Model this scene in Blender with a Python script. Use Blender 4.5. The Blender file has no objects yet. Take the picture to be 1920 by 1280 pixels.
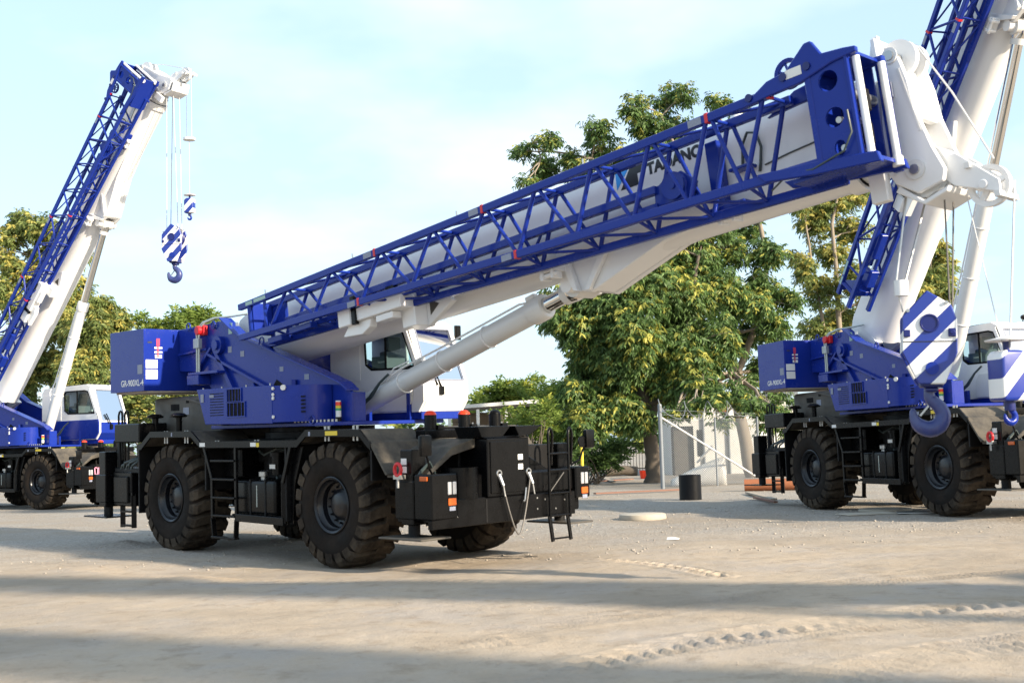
import bpy, bmesh, math, random
import numpy as np
from mathutils import Matrix, Vector
R = math.radians
rng = random.Random(7)
nrg = np.random.default_rng(11)
sc = bpy.context.scene
COL = sc.collection

# ------------------------------------------------------------------ camera, light, exposure
F_PX, PITCH, ROLL, CAM_H = 2266.2, 0.0866, -0.0298, 1.651
fw = Vector((0, math.cos(PITCH), math.sin(PITCH)))
rt0 = Vector((1, 0, 0)); up0 = rt0.cross(fw)
rt = math.cos(ROLL) * rt0 + math.sin(ROLL) * up0
up = -math.sin(ROLL) * rt0 + math.cos(ROLL) * up0
CAM = Vector((0, 0, CAM_H))
cd = bpy.data.cameras.new('camera')
cd.sensor_width = 36; cd.lens = F_PX / 1920 * 36; cd.clip_start = 0.05; cd.clip_end = 3000
cd.dof.use_dof = True; cd.dof.focus_distance = 34; cd.dof.aperture_fstop = 2.8
cam = bpy.data.objects.new('camera', cd); COL.objects.link(cam)
mw = Matrix((rt, up, -fw)).transposed().to_4x4(); mw.translation = CAM
cam.matrix_world = mw
sc.camera = cam

SUN_DIR = Vector((0.80, -0.60, 0)).normalized()      # towards the sun, in plan
SUN_EL = R(23)
S3 = Vector((SUN_DIR.x * math.cos(SUN_EL), SUN_DIR.y * math.cos(SUN_EL), math.sin(SUN_EL)))
w = bpy.data.worlds.new('World'); sc.world = w; w.use_nodes = True
nt = w.node_tree; nt.nodes.clear()
def wn(t): return nt.nodes.new(t)
out = wn('ShaderNodeOutputWorld'); bg = wn('ShaderNodeBackground'); sky = wn('ShaderNodeTexSky')
sky.sky_type = 'NISHITA'; sky.sun_disc = False; sky.sun_elevation = SUN_EL
sky.sun_rotation = math.atan2(SUN_DIR.x, SUN_DIR.y)
sky.air_density = 1.0; sky.dust_density = 1.6; sky.ozone_density = 1.0
bg.inputs['Strength'].default_value = 0.15
# thin broken cloud all over the sky
tc = wn('ShaderNodeTexCoord'); sp = wn('ShaderNodeSeparateXYZ'); nt.links.new(tc.outputs['Generated'], sp.inputs[0])
zc = wn('ShaderNodeMath'); zc.operation = 'MAXIMUM'; zc.inputs[1].default_value = 0.0; nt.links.new(sp.outputs['Z'], zc.inputs[0])
za = wn('ShaderNodeMath'); za.operation = 'ADD'; za.inputs[1].default_value = 0.22; nt.links.new(zc.outputs[0], za.inputs[0])
dv = wn('ShaderNodeVectorMath'); dv.operation = 'DIVIDE'
cz = wn('ShaderNodeCombineXYZ')
for i in range(3): nt.links.new(za.outputs[0], cz.inputs[i])
nt.links.new(tc.outputs['Generated'], dv.inputs[0]); nt.links.new(cz.outputs[0], dv.inputs[1])
no = wn('ShaderNodeTexNoise'); no.inputs['Scale'].default_value = 1.5; no.inputs['Detail'].default_value = 5; no.inputs['Roughness'].default_value = 0.5
so = wn('ShaderNodeVectorMath'); so.operation = 'ADD'; so.inputs[1].default_value = (0.0, 0.0, 0.55)
nt.links.new(dv.outputs[0], so.inputs[0]); nt.links.new(so.outputs[0], no.inputs['Vector'])
cr = wn('ShaderNodeValToRGB'); cr.color_ramp.elements[0].position = 0.50; cr.color_ramp.elements[1].position = 0.74
cr.color_ramp.elements[0].color = (0, 0, 0, 1); cr.color_ramp.elements[1].color = (0.7, 0.7, 0.7, 1)
nt.links.new(no.outputs['Fac'], cr.inputs[0])
mx = wn('ShaderNodeMix'); mx.data_type = 'RGBA'
veil = wn('ShaderNodeMix'); veil.data_type = 'RGBA'; veil.inputs['Factor'].default_value = 0.62      # thin even high cloud
nt.links.new(sky.outputs[0], veil.inputs['A']); veil.inputs['B'].default_value = (2.65, 3.55, 4.40, 1)
nt.links.new(cr.outputs[0], mx.inputs['Factor']); nt.links.new(veil.outputs['Result'], mx.inputs['A'])
mx.inputs['B'].default_value = (4.3, 4.55, 4.65, 1)
nt.links.new(mx.outputs['Result'], bg.inputs['Color']); nt.links.new(bg.outputs[0], out.inputs[0])

sl = bpy.data.lights.new('sun', 'SUN'); sl.energy = 5.0; sl.angle = R(1.3); sl.color = (1.0, 0.86, 0.67)
sun = bpy.data.objects.new('sun', sl); COL.objects.link(sun)
sun.rotation_euler = (-S3).to_track_quat('-Z', 'Y').to_euler(); sun.location = (20, -20, 30)
sc.view_settings.view_transform = 'Standard'; sc.view_settings.look = 'None'
sc.view_settings.exposure = 1.0; sc.view_settings.gamma = 1
sc.cycles.max_bounces = 6; sc.cycles.transparent_max_bounces = 12
sc.cycles.use_denoising = True

# ------------------------------------------------------------------ pixel (of the 1920 px photograph) to place
def ray(px, py):
    return fw + rt * ((px - 960) / F_PX) - up * ((py - 640) / F_PX)
def at(px, py, depth):
    d = ray(px, py); return CAM + d * (depth / d.y)
def gnd(px, py, z=0.0):
    d = ray(px, py); return CAM + d * ((z - CAM.z) / d.z)

# ------------------------------------------------------------------ materials
def new_mat(name):
    m = bpy.data.materials.new(name); m.use_nodes = True
    return m, m.node_tree, m.node_tree.nodes['Principled BSDF']
def N(t, kind, **kw):
    n = t.nodes.new(kind)
    for k, v in kw.items():
        if k in n.inputs: n.inputs[k].default_value = v
        else: setattr(n, k, v)
    return n
def ramp(t, src, p0, p1, c0=(0, 0, 0, 1), c1=(1, 1, 1, 1)):
    n = t.nodes.new('ShaderNodeValToRGB'); e = n.color_ramp.elements
    e[0].position, e[1].position = p0, p1; e[0].color, e[1].color = c0, c1
    t.links.new(src, n.inputs[0]); return n.outputs[0]
def mixc(t, f, a, b):
    n = t.nodes.new('ShaderNodeMix'); n.data_type = 'RGBA'
    for s, v in (('Factor', f), ('A', a), ('B', b)):
        if hasattr(v, 'is_linked') or hasattr(v, 'links'): t.links.new(v, n.inputs[s])
        else: n.inputs[s].default_value = v if s == 'Factor' else (*v, 1)[:4]
    return n.outputs['Result']
def bumpn(t, h, b, strength=0.3, dist=0.02):
    n = t.nodes.new('ShaderNodeBump'); n.inputs['Strength'].default_value = strength; n.inputs['Distance'].default_value = dist
    t.links.new(h, n.inputs['Height']); t.links.new(n.outputs[0], b.inputs['Normal'])

def plain(name, col, rough=0.5, metal=0.0, var=0.12, scale=6, coat=0.0, dust=0.0, dustcol=(0.33, 0.27, 0.19), spec=0.5):
    m, t, b = new_mat(name)
    tc = N(t, 'ShaderNodeTexCoord')
    n1 = N(t, 'ShaderNodeTexNoise', Scale=scale, Detail=6.0, Roughness=0.62)
    t.links.new(tc.outputs['Object'], n1.inputs['Vector'])
    c = mixc(t, n1.outputs['Fac'], tuple(x * (1 - var) for x in col), tuple(min(1, x * (1 + var)) for x in col))
    if dust:
        n2 = N(t, 'ShaderNodeTexNoise', Scale=2.3, Detail=8.0, Roughness=0.7)
        t.links.new(tc.outputs['Object'], n2.inputs['Vector'])
        f = ramp(t, n2.outputs['Fac'], 0.38, 0.80, (0, 0, 0, 1), (dust, dust, dust, 1))
        c = mixc(t, f, c, dustcol)
    t.links.new(c, b.inputs['Base Color'])
    r = ramp(t, n1.outputs['Fac'], 0.3, 0.75, (rough * 0.8,) * 3 + (1,), (min(1, rough * 1.25),) * 3 + (1,))
    t.links.new(r, b.inputs['Roughness'])
    b.inputs['Metallic'].default_value = metal; b.inputs['Coat Weight'].default_value = coat
    b.inputs['Coat Roughness'].default_value = 0.12; b.inputs['Specular IOR Level'].default_value = spec
    return m

M = {}
M['blue'] = plain('blue_paint', (0.008, 0.026, 0.24), 0.26, var=0.05, scale=2, coat=0.08, spec=0.22)
M['blue_dark'] = plain('dark_blue_paint', (0.008, 0.014, 0.12), 0.35, coat=0.2, spec=0.35)
M['white'] = plain('white_paint', (0.76, 0.76, 0.76), 0.36, var=0.02, scale=2.5, coat=0.15, dust=0.04)
M['cyl_white'] = plain('grey_white_paint', (0.66, 0.66, 0.65), 0.36, var=0.03, scale=2.5, coat=0.2, dust=0.05)
M['black'] = plain('black_paint', (0.0030, 0.0030, 0.0034), 0.28, coat=0.0, dust=0.02, dustcol=(0.04, 0.034, 0.027), spec=0.18)
M['black_soft'] = plain('black_steel', (0.004, 0.004, 0.0045), 0.6, dust=0.06, dustcol=(0.05, 0.04, 0.03), spec=0.25)
M['dusty'] = plain('dusty_black_deck', (0.030, 0.027, 0.023), 0.75, var=0.2, scale=4, dust=0.45, dustcol=(0.30, 0.25, 0.18))
M['grey_hood'] = plain('dusty_grey_hood', (0.055, 0.050, 0.043), 0.6, dust=0.40, dustcol=(0.17, 0.145, 0.11))
M['tyre'] = plain('tyre_rubber', (0.010, 0.0085, 0.0075), 0.85, var=0.3, scale=5, dust=0.5, dustcol=(0.050, 0.035, 0.026), spec=0.12)
M['lug'] = plain('tyre_tread', (0.015, 0.012, 0.010), 0.9, var=0.3, scale=4, dust=0.75, dustcol=(0.15, 0.115, 0.08), spec=0.12)
M['rim'] = plain('rim_paint', (0.006, 0.007, 0.010), 0.32, coat=0.1, dust=0.06, dustcol=(0.06, 0.05, 0.04), spec=0.35)
M['chrome'] = plain('chrome_rod', (0.75, 0.74, 0.72), 0.10, metal=1.0, var=0.02)
M['steel'] = plain('bare_steel', (0.45, 0.45, 0.44), 0.35, metal=0.9)
M['rope'] = plain('wire_rope', (0.16, 0.15, 0.14), 0.55, metal=0.4)
M['rope_pale'] = plain('galvanised_rope', (0.55, 0.55, 0.55), 0.5, metal=0.2)
M['hose'] = plain('hydraulic_hose', (0.035, 0.050, 0.050), 0.45)
M['hosepale'] = plain('steel_line', (0.42, 0.46, 0.44), 0.35, metal=0.5)
M['sticker'] = plain('white_sticker', (0.72, 0.71, 0.68), 0.5, var=0.05)
M['sticker_grey'] = plain('faded_sticker', (0.22, 0.24, 0.31), 0.5, var=0.4, scale=30)
M['red'] = plain('red_paint', (0.55, 0.015, 0.02), 0.4)
M['orange'] = plain('amber_lens', (0.50, 0.10, 0.015), 0.25)
M['redlens'] = plain('red_lens', (0.80, 0.045, 0.012), 0.3)
M['yellow'] = plain('yellow_paint', (0.70, 0.52, 0.03), 0.5)
M['green'] = plain('green_lens', (0.03, 0.30, 0.10), 0.3)
M['lamp'] = plain('headlight_lens', (0.34, 0.35, 0.37), 0.12, coat=0.8)
M['ink'] = plain('black_lettering', (0.012, 0.012, 0.014), 0.45)
M['cyan'] = plain('light_blue_mark', (0.02, 0.28, 0.72), 0.4)
M['seat'] = plain('grey_seat_fabric', (0.11, 0.13, 0.14), 0.85)
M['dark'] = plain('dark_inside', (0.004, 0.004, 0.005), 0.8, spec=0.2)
M['concrete'] = plain('weathered_concrete', (0.42, 0.38, 0.31), 0.9, var=0.18, scale=9, dust=0.3)
M['rust'] = plain('rusty_steel', (0.27, 0.095, 0.04), 0.85, var=0.35, scale=12)
M['plank'] = plain('reddish_timber', (0.20, 0.105, 0.075), 0.9, var=0.3, scale=8)
M['plank_pale'] = plain('weathered_timber', (0.34, 0.29, 0.23), 0.9, var=0.25, scale=8)
M['plaster'] = plain('white_plaster', (0.62, 0.62, 0.60), 0.9, var=0.10, scale=1.5, dust=0.22)
M['galv'] = plain('galvanised_steel', (0.17, 0.19, 0.21), 0.5, metal=0.2)
M['bark'] = plain('tree_bark', (0.105, 0.085, 0.066), 0.95, var=0.35, scale=14)
M['bark_pale'] = plain('pale_bark', (0.24, 0.20, 0.155), 0.95, var=0.3, scale=14)
M['brown_wall'] = plain('brown_board', (0.15, 0.115, 0.08), 0.85, var=0.2, scale=5)
M['grp'] = plain('white_fibreglass', (0.72, 0.70, 0.66), 0.4, var=0.05, scale=3, dust=0.2)
M['plastic'] = plain('black_plastic', (0.004, 0.0045, 0.006), 0.4, spec=0.2)
M['hookblue'] = plain('worn_blue_hook', (0.020, 0.035, 0.16), 0.35, var=0.3, scale=7, dust=0.35, dustcol=(0.20, 0.20, 0.22))
M['chalk'] = plain('pink_chalk', (0.75, 0.30, 0.42), 0.95)

def glass():
    m, t, b = new_mat('window_glass'); t.nodes.remove(b)
    o = t.nodes['Material Output']
    tr = N(t, 'ShaderNodeBsdfTransparent'); tr.inputs[0].default_value = (0.62, 0.74, 0.74, 1)
    gl = N(t, 'ShaderNodeBsdfGlossy'); gl.inputs['Roughness'].default_value = 0.02
    fr = N(t, 'ShaderNodeFresnel'); fr.inputs[0].default_value = 1.5
    ms = N(t, 'ShaderNodeMixShader')
    t.links.new(fr.outputs[0], ms.inputs[0]); t.links.new(tr.outputs[0], ms.inputs[1]); t.links.new(gl.outputs[0], ms.inputs[2])
    t.links.new(ms.outputs[0], o.inputs[0]); return m
M['glass'] = glass()

def stripes():
    m, t, b = new_mat('blue_white_stripes')
    tc = N(t, 'ShaderNodeTexCoord'); s = N(t, 'ShaderNodeSeparateXYZ'); t.links.new(tc.outputs['Object'], s.inputs[0])
    a = N(t, 'ShaderNodeMath', operation='SUBTRACT')
    z = N(t, 'ShaderNodeMath', operation='MULTIPLY'); z.inputs[1].default_value = 1.0
    t.links.new(s.outputs['Z'], z.inputs[0]); t.links.new(z.outputs[0], a.inputs[0]); t.links.new(s.outputs['X'], a.inputs[1])
    k = N(t, 'ShaderNodeMath', operation='MULTIPLY'); k.inputs[1].default_value = 2.35; t.links.new(a.outputs[0], k.inputs[0])
    f = N(t, 'ShaderNodeMath', operation='FRACT'); t.links.new(k.outputs[0], f.inputs[0])
    g = N(t, 'ShaderNodeMath', operation='GREATER_THAN'); g.inputs[1].default_value = 0.5; t.links.new(f.outputs[0], g.inputs[0])
    c = mixc(t, g.outputs[0], (0.010, 0.030, 0.25), (0.78, 0.78, 0.77)); t.links.new(c, b.inputs['Base Color'])
    b.inputs['Roughness'].default_value = 0.35; b.inputs['Coat Weight'].default_value = 0.3
    return m
M['stripes'] = stripes()

def leafmat(name, dark, light, yellow, trans=0.35):
    m, t, b = new_mat(name); o = t.nodes['Material Output']
    g = N(t, 'ShaderNodeNewGeometry'); at_ = N(t, 'ShaderNodeAttribute'); at_.attribute_name = 'tint'
    c = mixc(t, g.outputs['Random Per Island'], dark, light)
    c = mixc(t, at_.outputs['Fac'], c, yellow)
    t.links.new(c, b.inputs['Base Color']); b.inputs['Roughness'].default_value = 0.55; b.inputs['Specular IOR Level'].default_value = 0.35
    tl = N(t, 'ShaderNodeBsdfTranslucent'); t.links.new(c, tl.inputs[0])
    ms = N(t, 'ShaderNodeMixShader'); ms.inputs[0].default_value = trans
    t.links.new(b.outputs[0], ms.inputs[1]); t.links.new(tl.outputs[0], ms.inputs[2]); t.links.new(ms.outputs[0], o.inputs[0])
    return m
M['leaf'] = leafmat('leaves', (0.045, 0.090, 0.026), (0.15, 0.245, 0.07), (0.55, 0.51, 0.10), 0.4)
M['leaf_bright'] = leafmat('bright_leaves', (0.10, 0.16, 0.03), (0.22, 0.30, 0.06), (0.38, 0.38, 0.06), 0.45)
M['leaf_yellow'] = leafmat('yellowing_leaves', (0.09, 0.135, 0.038), (0.25, 0.30, 0.09), (0.64, 0.53, 0.13), 0.45)

# ------------------------------------------------------------------ mesh helpers
class MB:
    def __init__(s): s.v = []; s.f = []
    def add(s, vs, fs):
        o = len(s.v); s.v += [tuple(v) for v in vs]; s.f += [tuple(i + o for i in f) for f in fs]; return s
    def box(s, x0, x1, y0, y1, z0, z1):
        return s.add([(x, y, z) for z in (z0, z1) for x, y in ((x0, y0), (x1, y0), (x1, y1), (x0, y1))],
                     [(3, 2, 1, 0), (4, 5, 6, 7), (0, 1, 5, 4), (1, 2, 6, 5), (2, 3, 7, 6), (3, 0, 4, 7)])
    def prism(s, pts, a, b, plane='xz'):
        n = len(pts)
        def P(p, d): return {'xz': (p[0], d, p[1]), 'xy': (p[0], p[1], d), 'yz': (d, p[0], p[1])}[plane]
        vs = [P(p, a) for p in pts] + [P(p, b) for p in pts]
        fs = [tuple(range(n))[::-1], tuple(range(n, 2 * n))] + [(i, (i + 1) % n, n + (i + 1) % n, n + i) for i in range(n)]
        return s.add(vs, fs)
    def strip(s, line, th, a, b):            # polyline in xz, extruded in y with thickness th below
        top = list(line); bot = [(x, z - th) for x, z in line][::-1]
        n = len(line)
        for i in range(n - 1):
            q = [line[i], line[i + 1], (line[i + 1][0], line[i + 1][1] - th), (line[i][0], line[i][1] - th)]
            s.prism(q, a, b)
        return s
    def cyl(s, p0, p1, r, r2=None, n=12, caps=True):
        p0, p1 = Vector(p0), Vector(p1); r2 = r if r2 is None else r2
        d = (p1 - p0).normalized(); a = d.orthogonal().normalized(); b = d.cross(a)
        vs = []
        for p, q in ((p0, r), (p1, r2)):
            for i in range(n):
                t = 2 * math.pi * i / n; vs.append(p + (a * math.cos(t) + b * math.sin(t)) * q)
        fs = [(i, (i + 1) % n, n + (i + 1) % n, n + i) for i in range(n)]
        if caps: fs += [tuple(range(n))[::-1], tuple(range(n, 2 * n))]
        return s.add(vs, fs)
    def tube(s, pts, r, n=6, rad=None):
        pts = [Vector(p) for p in pts]; m = len(pts); vs = []; a = None
        for i, p in enumerate(pts):
            d = (pts[min(i + 1, m - 1)] - pts[max(i - 1, 0)]).normalized()
            a = d.orthogonal().normalized() if a is None else (a - d * a.dot(d)).normalized()
            b = d.cross(a); q = rad[i] if rad else r
            for k in range(n):
                t = 2 * math.pi * k / n; vs.append(p + (a * math.cos(t) + b * math.sin(t)) * q)
        fs = [(i * n + k, i * n + (k + 1) % n, (i + 1) * n + (k + 1) % n, (i + 1) * n + k) for i in range(m - 1) for k in range(n)]
        fs += [tuple(range(n))[::-1], tuple(range((m - 1) * n, m * n))]
        return s.add(vs, fs)
    def beam(s, p0, p1, wd, h, upv=(0, 0, 1)):
        p0, p1 = Vector(p0), Vector(p1); d = (p1 - p0).normalized(); u = Vector(upv)
        sd = d.cross(u)
        if sd.length < 1e-4: sd = d.orthogonal()
        sd.normalize(); u = sd.cross(d)
        c = [(-1, -1), (1, -1), (1, 1), (-1, 1)]
        vs = [p + sd * (a * wd / 2) + u * (b * h / 2) for p in (p0, p1) for a, b in c]
        return s.add(vs, [(3, 2, 1, 0), (4, 5, 6, 7), (0, 1, 5, 4), (1, 2, 6, 5), (2, 3, 7, 6), (3, 0, 4, 7)])
    def lathe(s, prof, c, axis='y', n=32, close=False):
        m = len(prof); vs = []
        for i in range(n):
            t = 2 * math.pi * i / n; ct, st = math.cos(t), math.sin(t)
            for r, a in prof:
                q = {'y': (r * ct, a, r * st), 'z': (r * ct, r * st, a), 'x': (a, r * ct, r * st)}[axis]
                vs.append((c[0] + q[0], c[1] + q[1], c[2] + q[2]))
        fs = []
        for i in range(n):
            j = (i + 1) % n
            for k in range(m - 1 if not close else m):
                l = (k + 1) % m; fs.append((i * m + k, i * m + l, j * m + l, j * m + k))
        return s.add(vs, fs)
    def ring(s, c, r, th, axis='y', n=20, m=6):
        return s.lathe([(r + th * math.cos(2 * math.pi * k / m), th * math.sin(2 * math.pi * k / m)) for k in range(m)], c, axis, n, True)
    def frame(s, outer, inner, off):          # flat wall with a hole: loops of equal length, thickness vector
        n = len(outer); off = Vector(off)
        O = [Vector(p) for p in outer]; I = [Vector(p) for p in inner]
        vs = O + I + [p + off for p in O] + [p + off for p in I]; fs = []
        for i in range(n):
            j = (i + 1) % n
            fs += [(i, j, n + j, n + i), (2 * n + j, 2 * n + i, 3 * n + i, 3 * n + j), (j, i, 2 * n + i, 2 * n + j), (n + i, n + j, 3 * n + j, 3 * n + i)]
        return s.add(vs, fs)
    def mesh(s, name, bevel=0, smooth=None, seg=1):
        me = bpy.data.meshes.new(name); me.from_pydata([tuple(v) for v in s.v], [], s.f); me.update()
        bm = bmesh.new(); bm.from_mesh(me)
        bmesh.ops.recalc_face_normals(bm, faces=bm.faces)
        if bevel:
            ed = [e for e in bm.edges if len(e.link_faces) == 2 and e.calc_face_angle(0) > 0.6]
            bmesh.ops.bevel(bm, geom=ed, offset=bevel, segments=seg, affect='EDGES', profile=0.6, clamp_overlap=True)
        bm.to_mesh(me); bm.free()
        if smooth:
            me.shade_smooth(); me.set_sharp_from_angle(angle=R(smooth))
        return me
def link(name, me, mat, parent=None):
    o = bpy.data.objects.new(name, me)
    if me is not None and mat is not None and not me.materials: me.materials.append(M[mat] if isinstance(mat, str) else mat)
    COL.objects.link(o)
    if parent: o.parent = parent
    return o
STUFF = {'bolt', 'louvre', 'pin_head', 'latch', 'corner_lug', 'top_bolt', 'spoke', 'wheel_spoke', 'rope_peg', 'lifting_eye', 'hose_bundle', 'branches', 'stems', 'stiffener'}
def part(name, mb, mat, parent=None, bevel=0, smooth=None, seg=1):
    o = link(name, mb.mesh(name, bevel, smooth, seg), mat, parent)
    if name in STUFF: o['kind'] = 'stuff'
    return o
def tag(o, label=None, cat=None, group=None, kind=None):
    for k, v in (('label', label), ('category', cat), ('group', group), ('kind', kind)):
        if v: o[k] = v
    return o
def empty(name, loc=(0, 0, 0), rot=(0, 0, 0)):
    o = bpy.data.objects.new(name, None); COL.objects.link(o); o.location = loc; o.rotation_euler = rot; o.empty_display_size = 0.3
    return o
def text_mesh(name, s, size, bold=0.0, shear=0.0, space=1.0):
    cu = bpy.data.curves.new(name, 'FONT'); cu.body = s; cu.size = size; cu.offset = bold; cu.shear = shear; cu.space_character = space
    cu.extrude = 0.001; cu.align_x = 'LEFT'
    o = bpy.data.objects.new(name, cu); COL.objects.link(o)
    bpy.context.view_layer.update()
    me = bpy.data.meshes.new_from_object(o.evaluated_get(bpy.context.evaluated_depsgraph_get()))
    bpy.data.objects.remove(o); bpy.data.curves.remove(cu); return me

# ------------------------------------------------------------------ the crane, built once in its own frame (x forward, y left, z up)
TR, HWB, HTR = 0.945, 2.354, 1.258
PIV = Vector((-2.0, 0, 3.65))
CYLB = Vector((0.55, 0, 2.28)); LUG = Vector((8.05, 0, -0.69))
GROUP = {}                                    # part name -> the frame it moves with
def cp(root, name, mb, mat, g='carrier', **kw):
    o = part(name, mb, mat, root, **kw); GROUP[o.name] = g; return o

def tyre_mesh():
    b = MB()
    prof = [(0.40, -0.27), (0.42, -0.325), (0.52, -0.365), (0.66, -0.378), (0.78, -0.365), (0.845, -0.33), (0.872, -0.22), (0.878, 0),
            (0.872, 0.22), (0.845, 0.33), (0.78, 0.365), (0.66, 0.378), (0.52, 0.365), (0.42, 0.325), (0.40, 0.27)]
    b.lathe(prof, (0, 0, 0), 'y', 56)
    return b.mesh('tyre', smooth=50)
def tread_mesh():
    b = MB(); n = 22; dt = 2 * math.pi / n
    for s in (-1, 1):
        for k in range(n):
            t0 = k * dt + (dt / 2 if s > 0 else 0)
            pathl = [(0.383, 0.74, 0.715, 0.0), (0.378, 0.862, 0.80, 0.01), (0.335, 0.925, 0.84, 0.03), (0.20, 0.945, 0.86, 0.095), (0.07, 0.947, 0.87, 0.11), (-0.035, 0.947, 0.87, 0.17)]
            vs = []
            for y, ro, ri, da in pathl:
                for h, q in ((-0.31, ro), (0.31, ro), (0.40, ri), (-0.40, ri)):
                    a = t0 + da + h * dt; vs.append((q * math.cos(a), s * y, q * math.sin(a)))
            fs = [(i * 4 + j, i * 4 + (j + 1) % 4, i * 4 + 4 + (j + 1) % 4, i * 4 + 4 + j) for i in range(len(pathl) - 1) for j in range(4)]
            fs += [(0, 3, 2, 1), tuple(range(len(vs) - 4, len(vs)))]
            b.add(vs, fs)
    return b.mesh('tread', bevel=0.006)
def rim_mesh():
    b = MB()
    b.lathe([(0.405, -0.29), (0.43, -0.345), (0.415, -0.355), (0.385, -0.335), (0.365, -0.27), (0.34, -0.25), (0.335, -0.17), (0.30, -0.145), (0.20, -0.14), (0.0, -0.14)], (0, 0, 0), 'y', 48)
    b.lathe([(0.405, 0.29), (0.43, 0.345), (0.385, 0.335), (0.34, 0.2), (0.0, 0.18)], (0, 0, 0), 'y', 32)
    return b.mesh('wheel', smooth=35)
def hub_mesh():
    b = MB(); b.lathe([(0.235, -0.14), (0.235, -0.175), (0.20, -0.195), (0.18, -0.215), (0.15, -0.225), (0.0, -0.23)], (0, 0, 0), 'y', 32)
    for k in range(14):
        a = k / 14 * 2 * math.pi; b.cyl((0.275 * math.cos(a), -0.14, 0.275 * math.sin(a)), (0.275 * math.cos(a), -0.185, 0.275 * math.sin(a)), 0.018, n=6)
    return b.mesh('hub', smooth=35)
TYRE, TREAD, RIM, HUB = tyre_mesh(), tread_mesh(), rim_mesh(), hub_mesh()

def side_pair(fn):
    for s in (-1, 1): fn(s)
def yy(s, a, b): return (min(s * a, s * b), max(s * a, s * b))

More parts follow.
